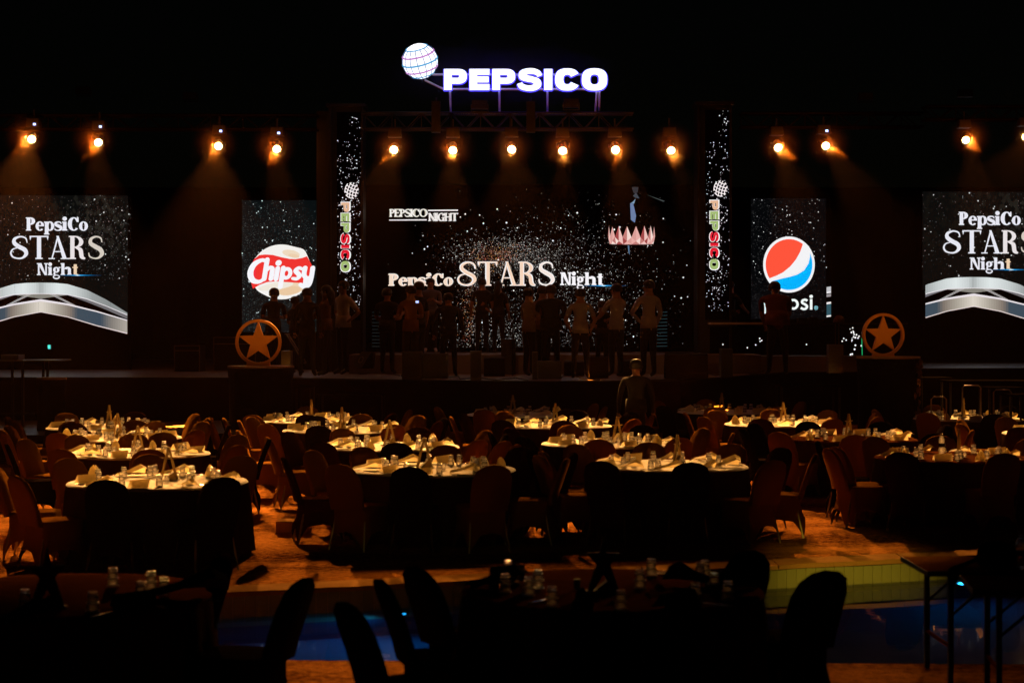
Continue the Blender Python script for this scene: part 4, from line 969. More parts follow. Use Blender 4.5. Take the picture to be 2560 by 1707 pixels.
person('person in pale T-shirt seen from behind with hand in pocket', 1451, 723, Z0, 33.0, PI * .97, shirt='white', arms='pocket', stance=.13)
person('person with curly hair in a pale waistcoat looking left', 1541, 711, Z0, 34.2, PI * 1.2, shirt='white', arms='reach', turn=.5)
person('small dark person crouching between the pale T-shirt and curly hair', 1505, 762, Z0, 36.0, PI, h=1.5, shirt='black', arms='crossed')
person('person in white long-sleeved shirt with hand on hip looking left', 1622, 702, Z0, 33.8, PI * 1.15, shirt='white', arms='onehip', sleeve='long', shoe='shoe_b', turn=.7)
person('person with back turned standing on the floor in front of the stage', 1590, 900, 0.0, 28.8, PI, shirt='black', arms='down', sleeve='long', scale_w=1.1, group=None)
person('dark person behind the DJ desk, in front of the right LED tower', 1825, 704, 1.56, 38.9, PI * .75, shirt='black', arms='reach')
person('person in maroon shirt bending over the DJ desk under the cola globe', 1944, 742, Z0, 35.2, PI, h=1.98, shirt='maroon', arms='reach', lean=.50, scale_w=1.42, stance=.15)
ph = wthing('phone', 'phone with a bluish lit screen in the hand by the rust-orange shirt', 'phone', at(1043, 756, 33.2)); p = at(1043, 756, 33.2)
MB().box((p.x - .035, p.y, p.z - .02), (p.x + .035, p.y + .01, p.z + .045)).build('phone_body', 'black', ph); MB().box((p.x - .03, p.y - .004, p.z - .012), (p.x + .03, p.y - .001, p.z + .03)).build('phone_screen', 'phone', ph)

# ================================================================== THINGS ON AND BY THE STAGE
def case(name, label, px0, px1, py0, D, z0, dy=.5, edges=True, m='case', cat='flight case', group=None, bottom=None):
    a = at(px0, py0, D); b = at(px1, py0, D)
    t = wthing(name, label, cat, ((a.x + b.x) / 2, D + dy / 2, z0), group)
    MB().box((a.x, D, z0), (b.x, D + dy, a.z)).build('case_body', m, t)
    if edges:
        w = .022
        for x in (a.x, b.x - w): MB().box((x, D - .006, z0 + .001), (x + w, D - .001, a.z - .001)).build('corner_edge', 'case_edge', t)
        for z in (a.z - w, z0 + (a.z - z0) * .78): MB().box((a.x + w + .001, D - .006, z), (b.x - w - .001, D - .001, z + w * .8)).build('edge_strip', 'case_edge', t)
        for x in (a.x + .03, b.x - .09): MB().box((x, D - .02, (z0 + a.z) / 2 + .1), (x + .06, D - .008, (z0 + a.z) / 2 + .14)).build('latch', 'darkmetal', t)
    return t
def wedge(label, px0, px1, py0, py1, D, yaw=0, face='black', logo=False):
    c = at((px0 + px1) / 2, py1, D); w = (px1 - px0) / F * D / 2; h = (py1 - py0) / F * D
    t = thing('stage_monitor', label, 'stage monitor', (c.x, D, Z0), yaw, 'wedge monitors on the stage')
    d = .42
    prof = [(-d / 2, 0), (d / 2, 0), (d / 2, h * .35), (d * .1, h), (-d * .25, h * .92), (-d / 2, h * .2)]
    n = len(prof); vs = [(-w, y, z) for y, z in prof] + [(w, y, z) for y, z in prof]
    MB().add(vs, [tuple(range(n))[::-1], tuple(range(n, 2 * n))] + [(i, (i + 1) % n, n + (i + 1) % n, n + i) for i in range(n)]).build('cabinet', 'case', t)
    o = Vector((0, d * .3, h * .675)); nrm = Vector((0, h * .65, d * .4)).normalized(); up = Vector((0, -d * .4, h * .65)).normalized()
    def fr(u, v, w_): return tuple(o + Vector((u, 0, 0)) + up * v + nrm * (w_ + .012))
    hh = math.hypot(d * .4, h * .65) / 2 * .9
    gm = MB(); gm.prism([(-w * .92, -hh), (w * .92, -hh), (w * .92, hh), (-w * .92, hh)], [], fr, .010); gm.build('grille', face, t)
    return t
# wedge whose grey grille faces the camera-left, with a round badge
p = at(902, 918, 34.2); t = wthing('stage_monitor', 'wedge monitor with bluish grey grille and round badge, left of stage', 'stage monitor', (p.x, 34.2, Z0), 'wedge monitors on the stage')
q = [at(882, 912, 34.2), at(887, 921, 34.2), at(904, 921, 34.2), at(926, 883, 34.2), at(918, 880, 34.2), at(903, 879, 34.2)]
q = [(883, 909), (888, 918), (904, 918), (926, 880), (903, 879)]
def frw(u, v, w): p_ = at(u, v, 34.2); return (p_.x, p_.y - w + (908 - v) * .003, p_.z)
MB().prism(q, [], frw, .02).build('grille', 'grille', t)
MB().prism([(870 + 20, 921), (912, 921), (934, 921), (934, 884), (927, 879.5), (905, 918.5)], [], lambda u, v, w: tuple(Vector(frw(u, v, w - .03))), .35).build('cabinet', 'case', t)
MB().prism([(902 + 6.5 * math.cos(k * PI / 8) + 3 * math.sin(k * PI / 8), 899 - 9 * math.sin(k * PI / 8)) for k in range(16)], [[(902 + 3.5 * math.cos(k * PI / 8) + 1.8 * math.sin(k * PI / 8), 899 - 6 * math.sin(k * PI / 8)) for k in range(16)]], lambda u, v, w: frw(u, v, w + .004), .002).build('badge', 'white', t)
case('flight_case', 'small dark flight case with metal edges at left rear of the stage', 435, 500, 863, 38.2, Z0, .7)
case('flight_case', 'wide dark flight case behind the left star emblem', 533, 640, 842, 39.0, Z0 + .001, .7)
case('flight_case', 'black case before the person in white shoes', 1050, 1119, 884, 33.4, Z0, .5, edges=False, m='black')
case('equipment_box', 'rounded upright box right of the left star emblem', 703, 726, 877, 34.8, Z0, .4, edges=False, m='case_edge', cat='box')
case('equipment_box', 'small box with a lit top edge below the black hooded jacket', 1345, 1404, 903, 33.2, Z0, .45, edges=False, m='black', cat='box')
case('equipment_box', 'reddish brown box beside the pale T-shirt person', 1470, 1521, 893, 33.6, Z0, .45, edges=False, m='case', cat='box')
case('equipment_box', 'black box at mid stage under the glitter', 1253, 1289, 848, 36.0, Z0, .4, edges=False, m='black', cat='box')
for px0, px1, py0, Dd, lab in ((1005, 1054, 879, 32.9, 'dark upright speaker below the rust-orange shirt person'), (1176, 1203, 878, 32.4, 'slim black floor speaker near the stage edge, below the letter S'),
                              (1331, 1344, 880, 32.8, 'thin black upright speaker left of the lit-topped box'), (1803, 1832, 872, 34.4, 'black upright speaker under the DJ desk end')):
    t = case('floor_speaker', lab, px0, px1, py0, Dd, Z0, .35, edges=False, m='black', cat='speaker')
    a, b = at(px0, py0, Dd), at(px1, py0, Dd); MB().box((a.x + .02, Dd - .012, Z0 + .05), (b.x - .02, Dd - .002, a.z - .03)).build('grille', 'darkmetal', t)
wedge('large black wedge monitor right of the white-shirted person', 1662, 1768, 876, 940, 33.6)
wedge('low black wedge monitor behind the small box, middle of the stage', 1545, 1600, 885, 925, 35.0)
wedge('black wedge monitor under the crown picture', 1410, 1460, 878, 915, 35.2)
wedge('black wedge monitor beside the flight case below the glitter', 1210, 1262, 872, 920, 35.0)
# keyboard / mic stands, cables
t = wthing('leaning_stand', 'folded metal stand leaning between the left star emblem and the crew', 'stand', at(793, 918, 34.6) + Vector((0, 0, .0)))
for a, b in (((716, 836), (760, 908)), ((721, 836), (765, 906)), ((713, 835), (724, 835)), ((760, 908), (765, 906))): MB().tube([at(*a, 34.9), at(*b, 34.5)], .014, 6).build('stand_tube', 'case_edge', t)
t = wthing('music_stand', 'thin stand with flat tray near the beige-topped person', 'stand', (at(1275, 920, 35).x, 35, Z0))
p = at(1282, 780, 35); MB().box((p.x - .13, 34.9, p.z - .01), (p.x + .13, 35.1, p.z + .012)).build('tray', 'metal', t); MB().tube([(p.x, 35, Z0), (p.x, 35, p.z - .011)], .012, 6).build('pole', 'darkmetal', t)
for k, (lab, pts) in enumerate((('thin black cable looping along the front of the stage, centre', [(1056, 940), (1085, 936), (1110, 944), (1145, 938), (1150, 946), (1200, 944), (1240, 949), (1290, 944), (1320, 950)]),
                                ('thin black cable on the left part of the stage floor', [(840, 932), (870, 926), (900, 934), (950, 930), (1000, 938)]),
                                ('thin black cable near the stage edge on the right', [(1760, 930), (1790, 938), (1840, 926), (1880, 934), (1910, 928)]),
                                ('thin black cable between the boxes in mid stage', [(1405, 942), (1420, 930), (1455, 946), (1500, 948)]))):
    P = []
    for x, y in pts: Dd = (CZ - 1.32) * F / (y - HY); P.append(Vector(((x - CX) / F * Dd, Dd, 1.316)))
    c = wthing('cable', lab, 'cable', P[0]); Q = []
    for i in range(len(P) - 1):
        for k2 in range(4): Q.append(P[i].lerp(P[i + 1], k2 / 4) + Vector((0, .08 * math.sin(k2 * PI / 2 + i), 0)))
    MB().tube(Q + [P[-1]], .012, 5).build('cable_run', 'black', c)
# silver suitcase with raised handle
p = at(2088, 916, 38.0 - 1.8); q = at(2088, 861, 36.2); t = wthing('suitcase', 'silver wheeled suitcase with its handle pulled up, beside the right star emblem', 'suitcase', (p.x, 36.2, Z0))
MB().box((p.x - .155, 36.1, Z0 + .03), (p.x + .155, 36.35, q.z), top=.96).build('shell', 'silver', t)
for sx_ in (-1, 1):
    MB().tube([(p.x + .06 + sx_ * .035, 36.3, q.z), (p.x + .06 + sx_ * .035, 36.3, q.z + .42)], .009, 6).build('handle_bar', 'case_edge', t)
    MB().tube([(p.x + sx_ * .12 - .01, 36.15, Z0 + .025), (p.x + sx_ * .12 + .01, 36.15, Z0 + .025)], .025, 8).build('wheel', 'black', t)
MB().box((p.x + .01, 36.285, q.z + .42), (p.x + .11, 36.315, q.z + .44)).build('grip', 'black', t)
# podiums with star emblems
def star_pts(r, ri, n=5, rot=PI / 2): return [((r if k % 2 == 0 else ri) * math.cos(rot + k * PI / n), (r if k % 2 == 0 else ri) * math.sin(rot + k * PI / n)) for k in range(2 * n)]
def emblem(px, py, rpx, D, label, yaw=0):
    c = at(px, py, D); r = rpx / F * D
    t = thing('star_emblem', label, 'emblem', (c.x, D, c.z - r - .03), yaw, 'golden star emblems')
    fr = lambda u, v, w: (u, -w - .03, v + r + .03)
    N = 48; o_ = [(r * math.cos(2 * PI * k / N), r * math.sin(2 * PI * k / N)) for k in range(N)]; i_ = [(x * .872, y * .872) for x, y in o_]
    MB().prism(o_, [i_], fr, .07).build('ring', 'gold', t)
    MB().prism(star_pts(r * .90, r * .365), [], lambda u, v, w: fr(u, v, w - .004), .06).build('star', 'gold', t)
    MB().box((-r * .53, -.034, 0), (r * .53, .044, r * .20), top=.94).build('foot', 'gold', t)
    return t
def podium(px0, px1, ptop, D, label, foil=False, rnd=True):
    a, b = at(px0, ptop, D), at(px1, ptop, D); cx_, r, z = (a.x + b.x) / 2, (b.x - a.x) / 2, a.z
    t = thing('podium', label, 'podium', (cx_, D, 0), 0, 'tree-stump podiums before the stage')
    wob = lambda th, zz: 1 + .022 * math.sin(7 * th + 3 * zz) + .018 * math.sin(13 * th - 5 * zz) + .012 * math.sin(29 * th)
    prof = [(r * 1.0, 0), (r * .96, z * .2), (r * .93, z * .5), (r * .95, z * .8), (r * .99, z - .035)]
    MB().lathe(prof, 48, wob=wob).build('podium_body', 'podium', t, smooth=True)
    MB().lathe([(0, z - .034), (r, z - .034), (r, z), (0, z)], 48).build('podium_top', 'podium_top', t)
    if foil:
        fm = MB(); seed = random.Random(3)
        for k in range(70):
            th = seed.uniform(-.75, .35); zz = z - .08 - (z * .75) * seed.random() ** 1.6; w_ = seed.uniform(.03, .08); rr = r * (.97 + .05 * seed.random()) * (1 - .04 * (z - zz))
            P = [(rr * math.cos(th + da) , rr * math.sin(th + da), zz + dz) for da, dz in ((-w_, 0), (0, -w_ * 1.2), (w_, .0), (0, w_))]
            P.append(((rr + .05) * math.cos(th), (rr + .05) * math.sin(th), zz)); fm.add(P, [(0, 1, 4), (1, 2, 4), (2, 3, 4), (3, 0, 4)])
        o = fm.build('bark_foil', 'foil', t); o['kind'] = 'stuff'
    return (cx_, z)
podium(570, 735, 914, 31.4, 'dark stump-like podium carrying the left star emblem')
podium(2142, 2299, 891, 31.4, 'dark stump podium with crumpled glinting bark carrying the right star emblem', foil=True)
podium(92, 166, 943, 31.0, 'narrow dark stump podium with lit bare top at far left')
emblem(646, 855.5, 57.5, 31.35, 'golden star inside a ring on the left podium')
emblem(2208, 837, 54, 31.35, 'golden star inside a ring on the right podium', .12)
# left riser desk and box on it, tiny exit lamp
t = wthing('tall_desk', 'tall dark desk on legs at the left edge beyond the narrow podium', 'desk', (at(60, 1035, 31.6).x, 31.6, 0.462))
a, b = at(-40, 903, 31.6), at(150, 900, 31.6); MB().box((a.x, 31.5, a.z), (b.x, 32.4, b.z)).build('desk_top', 'grille', t)
for px in (32, 50, 102, 120): p = at(px, 0, 31.6); MB().box((p.x - .02, 31.55 + (px % 4) * .1, .47), (p.x + .02, 31.6 + (px % 4) * .1, a.z - .001)).build('leg', 'darkmetal', t)
MB().box((at(-30, 0, 31.6).x, 31.57, .7), (at(86, 0, 31.6).x, 31.59, .74)).build('rail', 'darkmetal', t)
case('equipment_box', 'flat grey-topped box on the tall desk at far left', 2, 46, 887, 31.7, a.z + .022, .4, edges=False, m='grille', cat='box')
t = wthing('exit_lamp', 'tiny teal glowing emergency lamp under the left arch screen', 'lamp', at(124, 870, 39.6)); p = at(124, 867, 39.6)
MB().box((p.x - .03, 39.56, p.z - .045), (p.x + .03, 39.575, p.z + .045)).build('lamp_face', 'exit', t); MB().box((p.x - .04, 39.576, p.z - .055), (p.x + .04, 39.62, p.z + .055)).build('lamp_case', 'black', t)
# benches / side tables right of the right podium
def side_table(label, px0, px1, py, D, z0=0.0, m='black_cloth'):
    a, b = at(px0, py, D), at(px1, py, D); t = wthing('side_table', label, 'table', ((a.x + b.x) / 2, D + .3, z0), 'dim tables right of the right podium')
    MB().box((a.x, D, a.z - .03), (b.x, D + .7, a.z)).build('tabletop', m, t)
    for x in (a.x + .04, b.x - .04):
        for y in (D + .05, D + .65): MB().tube([(x, y, z0), (x, y, a.z - .031)], .018, 6).build('leg', 'darkmetal', t)
    return t
side_table('dim brown side table just right of the bark podium', 2300, 2384, 944, 30.6)
side_table('long dark bar table with a thin lit edge at far right', 2372, 2600, 952, 29.6)
side_table('small orange-topped table below the long bar table', 2470, 2560, 968, 29.0)
side_table('dim table at right edge standing below the bar rail', 2524, 2620, 986, 28.4)
side_table('narrow ledge table left of the right podium', 1950, 2106, 963, 31.0)
side_table('long low ledge table before the stage, left of centre', 790, 960, 985, 30.8)
side_table('small table top edge right of the left podium', 735, 780, 966, 31.8)
for k, (px0, px1, pt, D) in enumerate(((2406, 2452, 963, 29.4), (2484, 2528, 974, 28.8), (2328, 2366, 992, 28.9))):
    t = wthing('metal_chair', ['bare metal chair frame under the long bar table', 'bare metal chair frame beside the orange-topped table', 'bare metal chair frame right of the bark podium'][k], 'chair', (at((px0 + px1) / 2, 0, D).x, D, 0), 'bare metal chairs at far right')
    a, b = at(px0, pt, D), at(px1, pt, D)
    MB().tube([(a.x, D, 0), (a.x, D, a.z - .04), (a.x + .04, D, a.z), (b.x - .04, D, a.z), (b.x, D, a.z - .04), (b.x, D, 0)], .012, 6).build('back_frame', 'case_edge', t)
    MB().box((a.x + .01, D + .02, .43), (b.x - .01, D + .4, .46)).build('seat', 'case', t)
    for x in (a.x + .02, b.x - .02): MB().tube([(x, D + .38, 0), (x, D + .38, .429)], .011, 6).build('leg', 'case_edge', t)

# ================================================================== BANQUET TABLES, CHAIRS, TABLEWARE
TR = .90
def make_table(mt, ms, seed, drop=.72):
    t = thing('round_table', 'x', 'table'); rr = random.Random(seed)
    # top cloth: slightly uneven disc with short overhang; skirt: gathered cloth to the floor
    ph = [rr.uniform(0, 6) for _ in range(4)]
    n = 56; mb = MB(); vs = [(0, 0, .752)]
    rings = [(.3, .752), (.6, .752), (.84, .7525), (.895, .750), (.91, .735)]
    for r, z in rings:
        for k in range(n):
            a = 2 * PI * k / n; dz = .0025 * math.sin(3 * a + ph[0] + r * 9) + .0015 * math.sin(11 * a + r * 20 + ph[1]); vs.append((r * math.cos(a), r * math.sin(a), z + dz))
    fs = [(0, 1 + k, 1 + (k + 1) % n) for k in range(n)]
    for i in range(len(rings) - 1):
        for k in range(n): fs.append((1 + i * n + k, 1 + (i + 1) * n + k, 1 + (i + 1) * n + (k + 1) % n, 1 + i * n + (k + 1) % n))
    mb.add(vs, fs); mb.build('top_cloth', mt, t, smooth=True)
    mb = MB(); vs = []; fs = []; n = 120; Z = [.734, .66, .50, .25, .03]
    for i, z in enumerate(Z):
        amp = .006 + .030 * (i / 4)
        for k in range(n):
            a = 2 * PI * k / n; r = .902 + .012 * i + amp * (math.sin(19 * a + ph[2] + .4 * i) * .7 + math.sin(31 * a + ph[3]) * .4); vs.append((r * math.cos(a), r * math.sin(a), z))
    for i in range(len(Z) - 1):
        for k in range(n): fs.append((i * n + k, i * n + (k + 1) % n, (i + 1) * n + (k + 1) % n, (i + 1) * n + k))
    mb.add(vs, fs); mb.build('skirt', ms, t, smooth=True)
    MB().lathe([(0, .72), (.88, .72), (.88, .745), (0, .745)], 32).build('tabletop', 'wood', t)
    MB().tube([(0, 0, 0), (0, 0, .719)], .05, 10).build('pedestal', 'darkmetal', t)
    return t
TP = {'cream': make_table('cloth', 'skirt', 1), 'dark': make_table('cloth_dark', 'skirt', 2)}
def chair_meshes(mc):
    # local: seat centre at origin, back at -Y ... faces +Y
    W_ = .205
    out = [(-W_, .0), (-.215, .20), (-.212, .34), (-.175, .43), (-.10, .475), (0, .49), (.10, .475), (.175, .43), (.212, .34), (.215, .20), (W_, 0)]
    def fr(u, v, w): z = .42 + v; y = -.21 - .17 * (v / .5) ** 1.25; return (u, y + w, z)
    back = MB(); n = len(out); vs = []
    fine = []
    for i in range(n - 1):
        for k in range(2): fine.append((out[i][0] + (out[i + 1][0] - out[i][0]) * k / 2, out[i][1] + (out[i + 1][1] - out[i][1]) * k / 2))
    fine.append(out[-1]); n = len(fine); cen = (0, .18)
    layers = [(.965, .0), (1.0, -.012), (1.0, -.042), (.965, -.054)]
    for s_, w in layers:
        for u, v in fine: vs.append(fr(cen[0] + (u - cen[0]) * s_, max(0, cen[1] + (v - cen[1]) * s_) if v > 0 else 0, w))
    fs = []
    for L_ in range(3):
        for i in range(n - 1): fs.append((L_ * n + i, L_ * n + i + 1, (L_ + 1) * n + i + 1, (L_ + 1) * n + i))
    # front and rear faces as horizontal strips (so that the curve of the back shows)
    half = n // 2
    for L_, rev in ((0, False), (3, True)):
        for i in range(half):
            a, b, c_, d = L_ * n + i, L_ * n + i + 1, L_ * n + n - 2 - i, L_ * n + n - 1 - i
            f = (a, b, c_, d) if b != c_ else (a, b, d); fs.append(f[::-1] if rev else f)
    back.add(vs, fs)
    mb_back = back.mesh('back_cover', mc, smooth=True)
    # seat with stretched skirt: corners drop to the feet, sides arch up between them
    sk = MB(); N = 48; vs = []
    def sq(a, r): c_, s_ = sp(a, 5); return (c_ * r, s_ * r)
    Z = [(.465, .20, 0), (.462, .225, 0), (.44, .232, 0), (.30, .222, .25), (.16, .228, .6), (.03, .25, 1.0)]
    vs.append((0, 0, .472))
    for z, r, k_ in Z:
        for k in range(N):
            a = 2 * PI * k / N; x, y = sq(a, r); corner = abs(math.sin(2 * a)) ** 1.5
            zz = z + (1 - corner) * .17 * k_; ins = 1 - .05 * (1 - corner) * k_
            if y < 0: y -= .05 * k_
            vs.append((x * ins, y * ins - (0), zz))
    fs = [(0, 1 + k, 1 + (k + 1) % N) for k in range(N)]
    for i in range(len(Z) - 1):
        for k in range(N): fs.append((1 + i * N + k, 1 + (i + 1) * N + k, 1 + (i + 1) * N + (k + 1) % N, 1 + i * N + (k + 1) % N))
    sk.add(vs, fs); mb_seat = sk.mesh('seat_cover', mc, smooth=True)
    return mb_back, mb_seat
legm = [MB().tube([(sx_ * .17, sy * .17, .44), (sx_ * .222, sy * .235 - (.03 if sy < 0 else 0), 0)], .0125, 6).mesh('leg', 'leg') for sx_ in (-1, 1) for sy in (-1, 1)]
CM = {k: chair_meshes(k) for k in ('cover', 'cover2', 'cover_b')}
def chair(kind, x, y, rz, label, group='covered banquet chairs', z=0):
    t = thing('banquet_chair', label, 'chair', (x, y, z), rz, group)
    place('back_cover', CM[kind][0], t); place('seat_cover', CM[kind][1], t)
    for m_ in legm: place('leg', m_, t)
    return t
def make_glass(tall=1.0):
    prof = [(.0, .128), (.026, .128), (.0295, .126), (.030, .118), (.0285, .112), (.031, .104), (.034, .085), (.036, .066), (.039, .060), (.0385, .054), (.040, .03), (.0425, .004), (.0425, 0),
            (.0395, 0), (.0375, .03), (.0355, .055), (.033, .075), (.030, .098), (.0, .104)]
    mb = MB().lathe([(r, z * tall) for r, z in prof], 14)
    for R_, z, q in ((.0275, .127, .0035), (.031, .106, .003), (.0395, .058, .0035), (.0415, .006, .004)):  # added sparkle rings over the plain glass
        mb.lathe([(R_ + q * math.cos(2 * PI * k / 6), z + q * math.sin(2 * PI * k / 6)) for k in range(7)], 14, mi=1)
    return mb.mesh('water_glass', ['glass', 'glass_rim'], smooth=False)
GM = make_glass()
GM.transform(Matrix.Scale(.86, 4))
def make_napkin(v, m):
    mb = MB(); rr = random.Random(v * 5 + 1)
    if v == 0:     # standing fold: flat one side, lifted corner at the other
        P = [(-.15, -.06, .004), (-.02, -.05, .035), (.10, -.045, .075), (.15, -.03, .055)]; Q = [(-.15, .06, .004), (-.02, .065, .02), (.09, .075, .02), (.15, .06, .01)]; T_ = [(-.14, 0, .03), (-.03, .01, .055), (.08, .0, .105), (.14, .01, .075)]
        vs = P + T_ + Q; fs = [(i, i + 1, 4 + i + 1, 4 + i) for i in range(3)] + [(4 + i, 4 + i + 1, 8 + i + 1, 8 + i) for i in range(3)]
    elif v == 1:   # bishop-hat cone
        vs = []; n = 14
        for i, (r, z) in enumerate(((.055, 0), (.052, .04), (.035, .085), (.008, .115))):
            for k in range(n): a = 2 * PI * k / n; q = r * (1 + .18 * math.sin(3 * a + i)); vs.append((q * math.cos(a), q * math.sin(a), z + .008 * math.sin(2 * a)))
        fs = [(i * n + k, i * n + (k + 1) % n, (i + 1) * n + (k + 1) % n, (i + 1) * n + k) for i in range(3) for k in range(n)]
    else:          # tent fold
        vs = [(-.10, -.07, 0), (.10, -.075, .004), (.085, .07, 0), (-.09, .07, .003), (-.09, 0, .07), (.11, .005, .085), (-.02, -.04, .035), (.0, .045, .04)]
        fs = [(0, 1, 6), (0, 6, 4), (1, 5, 6), (6, 5, 4), (3, 4, 7), (4, 5, 7), (7, 5, 2), (3, 7, 2)]
    mb.add(vs, fs); me = mb.mesh('napkin', m, smooth=False, fix=False)
    return me
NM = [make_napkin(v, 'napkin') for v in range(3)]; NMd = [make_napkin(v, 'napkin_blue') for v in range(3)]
def knife_mesh():
    return MB().box((-.008, -.10, .0), (.008, .10, .006), top=.8).mesh('knife', 'steel')
KM = knife_mesh()
def centre_star(dark=False):
    t = thing('star_centrepiece', 'x', 'centrepiece'); m = 'card_edge' if dark else 'card'
    fr = lambda u, v, w: (u, -w - .012, v)
    pts = [(0, .335), (.022, .235), (.10, .235), (.042, .165), (.098, 0), (.066, 0), (.0, .105), (-.066, 0), (-.098, 0), (-.042, .165), (-.10, .235), (-.022, .235)]
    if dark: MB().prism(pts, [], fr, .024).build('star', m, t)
    else:
        for sg in (-1, 1): MB().prism([(sg * -.006, .335), (sg * .010, .335), (sg * .098, .0), (sg * .074, .0)], [], lambda u, v, w: (u, -w - .012 + sg * .0007, v), .026).build('star_leg', m, t)
        MB().prism([(-.10, .237), (.10, .237), (.06, .224), (-.06, .224)], [], lambda u, v, w: (u, -w - .004, v), .006).build('star_arm', m, t)
    # slanted brace plate that joins the right leg to the foot
    MB().prism([(-.055, .012), (.055, .095), (.096, .012)], [], lambda u, v, w: (u, -w - .020, v), .05).build('brace_plate', m, t)
    MB().box((-.105, -.04, 0), (.105, .06, .010)).build('foot_plate', m, t)
    return t
CS = {False: centre_star(False), True: centre_star(True)}
used = set()
def first_or_dup(proto, label, loc, rz, group=None):
    if proto.name not in used:
        used.add(proto.name); proto.location = loc; proto.rotation_euler = (0, 0, rz); proto['label'] = label
        if group: proto['group'] = group
        return proto
    return dup(proto, label, loc, rz, group)
POS = ['near', 'near right', 'right', 'far right', 'far', 'far left', 'left', 'near left']
def where(a): return POS[int(round(a / (PI / 4))) % 8]
# (key, name, px, y of the near rim, chair offset deg, chairs, cloth, star yaw, chair kinds)
TB = [('A1', 'front table of the far-left column', 395, 1224, -6, 9, 'cream', .5), ('A2', 'second table of the far-left column', 340, 1147, 18, 9, 'cream', .7),
      ('A3', 'third table of the far-left column', 291, 1104, 20, 9, 'cream', 1.0), ('A4', 'rear table of the far-left column', 265, 1076, -6, 8, 'cream', 1.3),
      ('B1', 'front table of the left-centre column', 1084, 1190, -5, 10, 'cream', .45), ('B2', 'second table of the left-centre column', 975, 1128, 9, 9, 'cream', .6),
      ('B3', 'third table of the left-centre column', 857, 1083, -5, 10, 'cream', 1.2), ('B4', 'rear table of the left-centre column', 780, 1058, 10, 8, 'cream', 1.4),
      ('C1', 'front table of the middle column', 1669, 1180, 5, 10, 'cream', 1.0), ('C2', 'second table of the middle column', 1522, 1119, -3, 9, 'cream', .6),
      ('C3', 'third table of the middle column', 1386, 1071, 6, 9, 'cream', 1.0), ('C4', 'rear table of the middle column', 1294, 1042, -18, 8, 'cream', .9),
      ('D1', 'front table of the right-centre pair', 1953, 1067, 18, 9, 'cream', .8), ('D2', 'rear table of the right-centre pair', 1818, 1035, -12, 9, 'cream', .9),
      ('E1', 'large front table at the right edge', 2378, 1157, 8, 9, 'dark', 1.2), ('E2', 'dark-topped table left of the right edge', 2128, 1107, -8, 9, 'dark', .8),
      ('E3', 'rear table under the bar tables at right', 2420, 1053, 6, 8, 'cream', 1.0), ('E4', 'table cut by the right edge behind another', 2665, 1092, 0, 9, 'cream', 1.0)]
TT = {}
